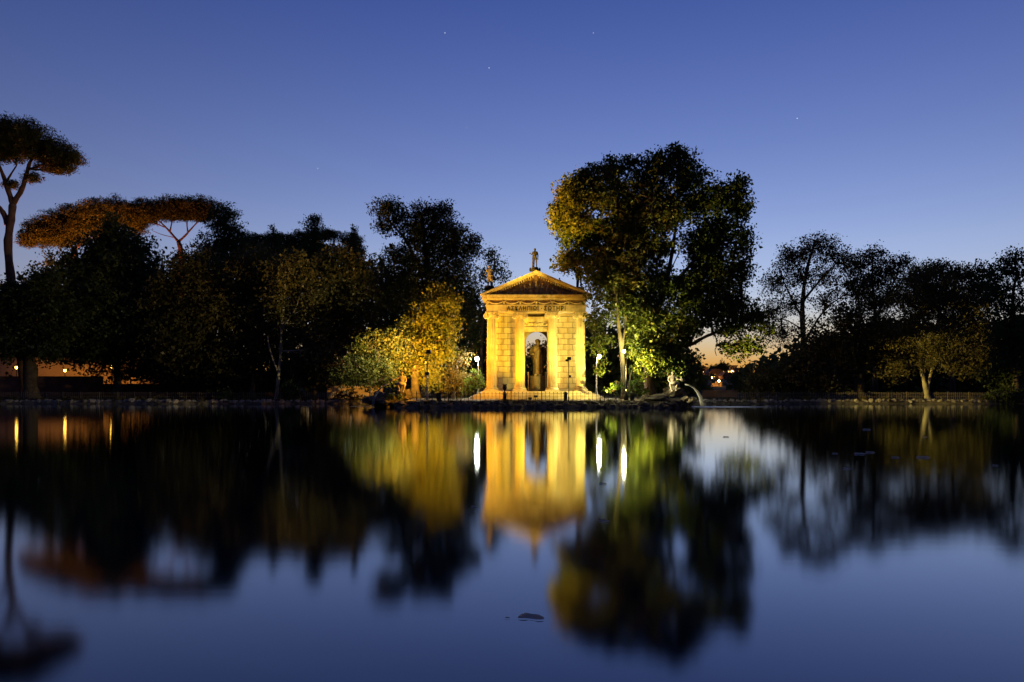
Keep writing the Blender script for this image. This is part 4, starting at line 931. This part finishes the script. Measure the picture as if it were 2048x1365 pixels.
tree('laurel', 'leafy evergreen beside the big plane trunk above the right rock', 'shrub', 69.5, 1335, [([(1338, 800), (1338, 770), (1335, 740)], .16, .06)],
     [(1335, 735, 26, 26), (1318, 720, 22, 24), (1355, 745, 14, 20)], L_gloss, M_bark, 100, .28, .35, None, 53)
# right bank
tree('sparse_tree', 'tall thin leaved tree with sky showing between its branches', 'tree', 85, 1608, [([(1608, 802), (1607, 700), (1605, 620), (1610, 560), (1622, 510), (1630, 480)], .42, .08), ([(1606, 640), (1575, 580), (1555, 530)], .14, .04), ([(1608, 600), (1650, 550), (1690, 510)], .16, .04), ([(1607, 690), (1650, 620), (1720, 570)], .16, .04), ([(1610, 560), (1585, 520), (1580, 495)], .1, .03), ([(1606, 660), (1570, 640), (1545, 640)], .1, .03)],
     [(1635, 490, 38, 22), (1600, 510, 36, 26), (1570, 520, 28, 28), (1660, 510, 34, 28), (1690, 530, 26, 26), (1550, 570, 28, 34), (1600, 555, 34, 28), (1650, 555, 36, 28), (1700, 570, 34, 28), (1545, 625, 30, 30), (1585, 610, 30, 26), (1560, 670, 30, 28), (1725, 590, 28, 26), (1650, 600, 30, 22)],
     L_dim, M_bark, 95, .24, .45, RB, 61, gap=.08, twigs=30, limb_r=.1)
tree('sparse_tree', 'second thin leaved tree behind the olive brown one', 'tree', 89, 1750, [([(1750, 802), (1750, 650), (1745, 560), (1745, 510)], .3, .05), ([(1750, 640), (1785, 570), (1800, 530)], .12, .04), ([(1749, 620), (1715, 570), (1705, 540)], .12, .04)],
     [(1745, 512, 28, 20), (1715, 530, 24, 22), (1770, 545, 34, 30), (1735, 560, 34, 30), (1800, 530, 26, 20), (1785, 590, 40, 34), (1740, 610, 40, 34), (1835, 560, 26, 26)],
     L_dim, M_bark, 120, .25, .48, RB, 62, gap=.08, twigs=24)
tree('bushy_tree', 'dark bushy tree with stout trunk on the right bank', 'tree', 80, 1718, [([(1719, 803), (1718, 770), (1717, 735), (1716, 690)], .55, .35)],
     [(1690, 632, 36, 28), (1720, 660, 45, 40), (1650, 680, 48, 42), (1700, 710, 50, 38), (1620, 730, 46, 36), (1585, 745, 38, 30), (1750, 700, 40, 40), (1640, 770, 40, 22)],
     L_dim, M_bark, 95, .32, .5, RB, 63)
tree('leafy_bush', 'dark green bush mass at the water left of the stout trunk', 'shrub', 80, 1540, [([(1540, 803), (1540, 780), (1542, 760)], .12, .05)],
     [(1530, 760, 34, 30), (1565, 768, 36, 28), (1510, 778, 22, 20), (1600, 778, 36, 20)], L_brown, M_bark, 100, .28, .45, None, 64)
tree('willow', 'wispy olive brown tree fanning from a pale leaning trunk', 'tree', 77.6, 1852, [([(1857, 806), (1850, 770), (1843, 740), (1838, 690), (1830, 620)], .32, .07), ([(1853, 785), (1862, 745), (1872, 690), (1880, 620)], .2, .05), ([(1846, 750), (1856, 700), (1858, 640)], .12, .04), ([(1843, 740), (1815, 690), (1795, 650)], .1, .04), ([(1866, 730), (1905, 670), (1930, 620)], .1, .04)],
     [(1840, 560, 44, 34), (1880, 570, 44, 36), (1810, 600, 46, 40), (1860, 620, 56, 44), (1910, 610, 46, 44), (1785, 660, 42, 40), (1840, 680, 54, 42), (1905, 680, 50, 44), (1950, 640, 36, 44), (1790, 735, 34, 26), (1775, 700, 30, 26), (1930, 730, 36, 30), (1860, 720, 40, 26), (1960, 700, 30, 36)],
     L_brown, M_barkpale, 125, .28, .5, RB, 65, gap=.08, wid=.35, up=.4, twigs=18)
tree('broadleaf_tree', 'dim tree whose top shows above the olive brown willow', 'tree', 92, 1905, [([(1905, 802), (1905, 650), (1910, 560)], .3, .08)],
     [(1870, 540, 30, 22), (1905, 552, 30, 24), (1945, 552, 34, 28), (1930, 600, 50, 40), (1975, 580, 30, 34), (1860, 590, 50, 40)], L_dim, M_bark, 110, .30, .5, RB, 66, gap=.1)
tree('dark_tree', 'feathery dark tree at the right edge', 'tree', 80, 2030, [([(2032, 803), (2030, 700), (2025, 600), (2035, 540)], .4, .08), ([(2028, 640), (1990, 590), (1980, 560)], .12, .04)],
     [(2035, 515, 26, 18), (2010, 540, 34, 26), (2050, 555, 40, 40), (1990, 590, 30, 34), (2030, 620, 50, 45), (2010, 680, 48, 40), (2060, 700, 50, 60), (2010, 750, 44, 34)],
     L_oak, M_bark, 80, .30, .5, RB, 67, gap=.12)
tree('leafy_bush', 'low black bush overhanging the water at the right edge', 'shrub', 76.6, 2015, [([(2015, 806), (2012, 796), (2010, 788)], .1, .04)],
     [(2000, 795, 34, 14), (2035, 790, 30, 18), (1975, 800, 20, 8)], L_oak, M_bark, 110, .26, .35, None, 68)
# shrubs by the temple and along the left bank
tree('leafy_bush', 'bright green bush shining under the left white lamp', 'shrub', 72.2, 952, [([(952, 800), (950, 785), (952, 765)], .08, .04)],
     [(952, 752, 14, 14), (944, 768, 18, 16), (960, 768, 10, 14), (935, 782, 14, 8)], L_bush, M_bark, 120, .20, .28, None, 71)
tree('hedge_bush', 'dim olive hedge between the pole and the bright bush', 'shrub', 74, 905, [([(905, 800), (905, 780), (900, 760)], .1, .05)],
     [(905, 745, 30, 28), (885, 765, 26, 22), (925, 765, 22, 22), (900, 785, 32, 12), (920, 715, 22, 22)], L_brown, M_bark, 90, .26, .35, None, 72)
tree('leafy_bush', 'bright leafy bush at the foot of the slender plane trunk', 'shrub', 68.0, 1232, [([(1232, 800), (1230, 785), (1230, 776)], .06, .03)],
     [(1230, 776, 16, 10), (1220, 782, 10, 6), (1240, 768, 8, 10)], L_bush, M_bark, 90, .26, .25, None, 73)
tree('leafy_bush', 'lit bush between the slender plane and the black trunk', 'shrub', 68.8, 1276, [([(1276, 800), (1276, 785), (1278, 772)], .06, .03)],
     [(1275, 772, 16, 14), (1288, 782, 12, 10), (1266, 782, 10, 10)], L_bush, M_bark, 90, .24, .25, None, 74)
tree('round_shrub', 'round clipped green shrub at the foot of the pale trunk', 'shrub', 77.5, 579, [([(579, 806), (579, 790), (579, 775)], .08, .04)],
     [(580, 778, 18, 24), (572, 792, 16, 14)], L_gloss, M_bark, 150, .22, .3, None, 75)
tree('iris_clump', 'clump of upright green leaves at the water on the left bank', 'plant', 76.9, 452, [([(452, 806), (452, 800), (452, 796)], .04, .02)],
     [(452, 792, 14, 14), (440, 798, 10, 8), (464, 798, 8, 8)], L_gloss, M_bark, 110, .34, .22, None, 76, wid=.18, up=-2.5, limbs=False)
tree('leafy_bush', 'scrubby bush by the lit wall behind the left jet', 'shrub', 76.5, 700, [([(700, 806), (700, 795), (700, 785)], .06, .03)],
     [(700, 790, 16, 10), (680, 792, 14, 10), (725, 795, 14, 7)], L_brown, M_bark, 90, .24, .25, None, 77)
tree('fern_clump', 'yellowish fern clump on the rock under the left fountain figure', 'plant', 65.2, 782, [([(782, 812), (782, 800), (782, 795)], .04, .02)],
     [(782, 792, 12, 8), (800, 797, 12, 6)], L_bush, M_bark, 110, .20, .2, None, 78, limbs=False)
tree('dark_underwood', 'black understorey bush filling the gap below the dim broadleaf trees', 'shrub', 86, 620, [([(620, 803), (620, 780), (620, 760)], .15, .06)],
     [(600, 740, 50, 36), (660, 755, 45, 30), (540, 760, 40, 28), (470, 770, 40, 24), (415, 775, 40, 22)], L_oak, M_bark, 85, .38, .5, None, 79)

# grass and reed tufts along the shore
def shore_grass(name, xa, xb, n, m, seed, off=(-.25, .9), h=.34, per=16):
    r = np.random.default_rng(seed); x = r.uniform(xa, xb, n); keep = np.sin(x*.8+seed)+np.sin(x*2.3) > -.5; x = x[keep]
    y = shore(x)+r.uniform(off[0], off[1], len(x)); z = np.maximum(ground_z(x, y), .12)+h*.35
    c = np.stack([x, y, z], 1); pts = (c[:, None]+r.normal(size=(len(x), per, 3))*np.array((.14, .12, .07))).reshape(-1, 3)
    tag(leaves(name, pts, h, m, None, -3.0, .12, seed), kind='stuff')
shore_grass('shore_grass', -56, -13, 190, L_brown, 201)
shore_grass('shore_grass', 17, 56, 170, L_brown, 202)
shore_grass('shore_grass', -12.5, 15.5, 110, L_dim, 203, (-.1, .8), .24)

# far woods, one mass each
def far_wood(name, px0, px1, tops, Yd, m, seed, n, low=790, size=.75):
    r = np.random.default_rng(seed); px = r.uniform(px0, px1, n)
    tp = np.interp(px, *zip(*tops))+14*np.sin(px*.11+seed)+9*np.sin(px*.27)
    py = tp+(low-tp)*r.random(n)**1.1; Yv = Yd+r.uniform(-5, 5, n)
    c = np.stack([(px-1024)*Yv/F, Yv, EYE+(769-py)*Yv/F], 1)
    pts = (c[:, None]+r.normal(size=(n, 12, 3))*np.array((.9, .9, .7))).reshape(-1, 3)
    o = leaves(name, pts, size, m, None, .2, .65, seed); return tag(o, kind='stuff')
far_wood('far_wood', -260, 985, [(-260, 560), (0, 590), (200, 570), (470, 520), (560, 508), (640, 520), (720, 520), (780, 555), (900, 580), (985, 640)], 118, L_oak, 91, 5200)
far_wood('far_wood', 1500, 2350, [(1500, 752), (1560, 725), (1640, 690), (1760, 660), (1900, 640), (1990, 655), (2350, 600)], 112, L_oak, 92, 3000)
far_wood('low_undergrowth', 1112, 1390, [(1112, 700), (1180, 660), (1300, 660), (1390, 735)], 104, L_oak, 93, 700)
far_wood('low_undergrowth', 1010, 1112, [(1010, 690), (1030, 720), (1112, 728)], 104, L_oak, 94, 300, size=.6)
tree('sparse_tree', 'small tree seen through the temple arch beside the statue head', 'tree', 92, 1098, [([(1098, 800), (1096, 730), (1092, 690)], .16, .05)],
     [(1094, 690, 14, 18), (1086, 710, 10, 14), (1100, 712, 14, 22), (1060, 712, 6, 10), (1066, 690, 5, 5)], L_dim, M_bark, 55, .24, .35, None, 95, gap=.15)

# ------------------------------------------------------------------ the town and hill beyond the right gap
M_fac = [mat('town_plaster_a', (.38, .22, .13), .9, (.45, .27, .16), .4), mat('town_plaster_b', (.42, .32, .2), .9, (.5, .38, .25), .4), mat('town_plaster_c', (.28, .15, .10), .9, (.34, .19, .13), .4)]
def house(px0, px1, pt, pb, Yd, label, k, lit=(), roof='flat', cols=4, rows=2):
    x0, x1 = PX(px0, Yd), PX(px1, Yd); z1, z0 = PZ(pt, Yd), PZ(pb, Yd); w = x1-x0; dpt = max(6, w*.6); h = z1-z0
    t = empty('town_house', ((x0+x1)/2, Yd, z0), label, 'building', 'town buildings on the far hill')
    MB().box(-w/2, w/2, 0, dpt, -8, h).build('wall', M_fac[k], t)
    if roof == 'flat': MB().box(-w/2-.4, w/2+.4, -.4, dpt+.4, h, h+.5).build('roof', M_roof, t)
    else: MB().prism([(-w/2-.5, h), (w/2+.5, h), (w/4, h+roof), (-w/4, h+roof)], -.5, dpt+.5).build('roof', M_roof, t)
    ww = w/cols*.38; hh = h/rows*.5
    for j in range(rows):
        for i in range(cols):
            on = (j*cols+i) in lit
            f = MB().box(-ww/2-.12, ww/2+.12, -.10, 0, -.12, hh+.12).build('window', M_fac[1], t, False, (-w/2+(i+.5)*w/cols, 0, h*(j+.25)/rows))
            MB().box(-ww/2, ww/2, -.13, -.10, 0, hh).build('pane', M_win if on else M_windark, f)
    return t
house(1366, 1378, 737, 760, 300, 'narrow orange house at the left end of the town', 0, (0, 3), 1.5, 2, 3)
house(1378, 1393, 743, 760, 330, 'low reddish house second from the left in the town', 2, (2,), 1.2, 3, 2)
house(1393, 1416, 740, 757, 310, 'broad house with the brightest windows in the town', 0, (0, 1, 3, 4, 6), 1.6, 4, 2)
house(1418, 1446, 747, 766, 270, 'big dark red house below the hill trees', 2, (5,), 1.6, 4, 2)
house(1372, 1392, 752, 764, 240, 'pale low house in front of the narrow orange one', 1, (0, 1, 2), 'flat', 4, 1)
house(1455, 1474, 733, 748, 380, 'ochre house high on the hill lit from below', 1, (0, 1, 2, 3), 'flat', 4, 2)
house(1476, 1500, 738, 752, 360, 'long low house right of the ochre one on the hill', 1, (0, 2, 3), 'flat', 5, 1)
house(1446, 1466, 752, 768, 260, 'small brick house beside the dark bush on the hill', 2, (1,), 1.2, 3, 2)
def lit_strip(px0, px1, pt, pb, Yd, label):
    x0, x1 = PX(px0, Yd), PX(px1, Yd); t = empty('terrace_wall', ((x0+x1)/2, Yd, PZ(pb, Yd)), label, 'wall'); h = PZ(pt, Yd)-PZ(pb, Yd)
    MB().box(-(x1-x0)/2, (x1-x0)/2, 0, .6, -4, h).build('wall', M_ochre, t); MB().box(-(x1-x0)/2-.1, (x1-x0)/2+.1, -.1, .7, h, h+.15).build('coping', M_ochre, t)
lit_strip(1365, 1393, 765, 770, 160, 'short terrace wall at the jet mouth glowing orange')
lit_strip(1424, 1444, 765, 771, 160, 'bright orange terrace wall below the town')
M_town = emit('town_lamp_glow', (1.0, .48, .09), 330.0)
def town_lamp(px, py, Yd, label, w):
    x, z = PX(px, Yd), PZ(py, Yd); g = float(ground_z(x, Yd))
    t = empty('street_lamp', (x, Yd, g), label, 'street lamp', 'street lamps of the town')
    MB().tube([(0, 0, 0), (0, 0, z-g)], .08, 6).build('post', M_iron, t); MB().ball((0, 0, z-g+.2), .17, 8, 6).build('lantern', M_town, t)
for px, pg, Yd, lab in ((1438, 764.5, 157, 'over the bright terrace wall below the town'), (1377, 763, 157, 'over the short terrace wall at the jet mouth'), (1372, 752, 294, 'before the narrow orange house'), (1386, 752, 324, 'before the low reddish house'),
                        (1400, 750, 304, 'before the brightest town house'), (1411, 751, 304, 'at the right corner of the brightest town house'), (1424, 757, 264, 'before the big dark red house'), (1382, 759, 235, 'before the pale low house'), (1464, 743, 374, 'before the ochre hill house'), (1488, 747, 354, 'before the long low hill house'), (1456, 762, 255, 'before the small brick house')):
    town_lamp(px, pg, Yd, 'orange street lamp '+lab, 1)
def hill_clump(px, py, rx, ry, Yd, label, seed, m=L_oak):
    return tree('hill_tree', label, 'tree', Yd, px, [([(px, py+ry*1.6), (px, py+ry*.6), (px, py)], .3, .15)], [(px, py, rx, ry), (px-rx*.4, py+ry*.4, rx*.6, ry*.7), (px+rx*.45, py+ry*.35, rx*.6, ry*.7)], m, M_bark, 26, .9, .8, 'trees on the town hill', seed, limbs=False, shell=.5)
hill_clump(1404, 736, 8, 4, 330, 'round treetop over the brightest town house', 101)
hill_clump(1430, 736, 12, 6, 390, 'dark treetop left on the hill crest', 102)
hill_clump(1445, 733, 12, 8, 370, 'tallest dark tree on the hill crest', 103)
hill_clump(1488, 745, 16, 8, 330, 'tree in front of the long low hill house', 104)
hill_clump(1472, 760, 12, 8, 220, 'dark tree covering the foot of the hill', 105)
hill_clump(1490, 768, 22, 16, 120, 'near black tree closing the town view on the right', 106)
hill_clump(1400, 776, 30, 6, 120, 'low dark tree above the brown bank wall', 108)

# ------------------------------------------------------------------ things adrift on the water
def drift(px, py, wpx, label, m, curl=.02):
    Yd = 3000/(py-769); l = wpx*Yd/F; k = 11; vs = []; fs = []
    for i in range(k):
        u = i/(k-1); w = l*.34*math.sin(math.pi*min(1, u*.92+.04))**.7
        x = (u-.5)*l; ys = .10*l*math.sin(u*5); hz = w*(.34+.10*math.sin(u*9))
        vs += [(x, ys-w*.5, .004), (x, ys-w*.1, .005+hz*.25), (x, ys+w*.25, .006+hz*.7), (x, ys+w*.5, .006+hz)]
    for i in range(k-1):
        for j in range(3): a = i*4+j; fs.append((a, a+4, a+5, a+1))
    o = MB().add(vs, fs).build('floating_leaf', m, None, True, (PX(px, Yd), Yd, .003)); o.rotation_euler = (0, 0, random.uniform(-.25, .05))
    return tag(o, label, 'leaf', 'leaves adrift on the lake')
def wetleaf(name, c1, c2):
    m = bpy.data.materials.new(name); m.use_nodes = True; t = m.node_tree; t.nodes.remove(t.nodes['Principled BSDF'])
    n = t.nodes.new('ShaderNodeTexNoise'); n.inputs['Scale'].default_value = 25; r = t.nodes.new('ShaderNodeValToRGB'); r.color_ramp.elements[0].color = (*c1, 1); r.color_ramp.elements[1].color = (*c2, 1)
    d = t.nodes.new('ShaderNodeBsdfDiffuse'); tr = t.nodes.new('ShaderNodeBsdfTranslucent'); x = t.nodes.new('ShaderNodeMixShader'); x.inputs[0].default_value = .7
    g = t.nodes.new('ShaderNodeBsdfGlossy'); g.inputs['Roughness'].default_value = .2; y = t.nodes.new('ShaderNodeMixShader'); y.inputs[0].default_value = .12
    tc_ = t.nodes.new('ShaderNodeTexCoord'); t.links.new(tc_.outputs['Object'], n.inputs['Vector']); t.links.new(n.outputs[0], r.inputs[0])
    for q in (d, tr): t.links.new(r.outputs[0], q.inputs[0])
    t.links.new(d.outputs[0], x.inputs[1]); t.links.new(tr.outputs[0], x.inputs[2]); t.links.new(x.outputs[0], y.inputs[1]); t.links.new(g.outputs[0], y.inputs[2])
    t.links.new(y.outputs[0], t.nodes['Material Output'].inputs[0]); return m
M_drift = wetleaf('pale_wet_leaf', (.8, .66, .56), (.95, .88, .8)); M_drift2 = wetleaf('buff_wet_leaf', (.5, .42, .34), (.7, .6, .5))  # near-white tone of the first stands in for lamplight on the leaf
drift(1062, 1238, 52, 'large pale curled leaf floating in the foreground', M_drift, .10)
drift(1015, 1238, 9, 'tiny pale scrap floating left of the large curled leaf', M_drift)
for (px, py, w, lab) in ((1670, 908, 12, 'leftmost pale leaf afloat on the dark right water'), (1719, 909, 22, 'long thin leaf afloat second on the dark right water'), (1740, 906, 18, 'thin leaf afloat touching the long one on the right water'),
                         (1791, 916, 16, 'pale leaf afloat below the middle of the right bank'), (1846, 916, 26, 'longest leaf afloat below the pale leaning trunk'), (1733, 860, 16, 'faint leaf afloat near the stout trunk reflection'),
                         (1850, 875, 9, 'small leaf afloat in the pale trunk reflection'), (1452, 875, 12, 'dark leaf afloat in the beige sky reflection'), (1694, 938, 16, 'faint leaf afloat lowest on the dark right water'),
                         (1990, 932, 12, 'leaf afloat nearest the right edge'), (1207, 1044, 24, 'thin leaf afloat below the right lamp reflection'), (948, 1015, 14, 'thin leaf afloat below the left lamp reflection'), (1206, 969, 16, 'leaf afloat at the end of the right lamp streak')):
    drift(px, py, w, lab, M_drift2)
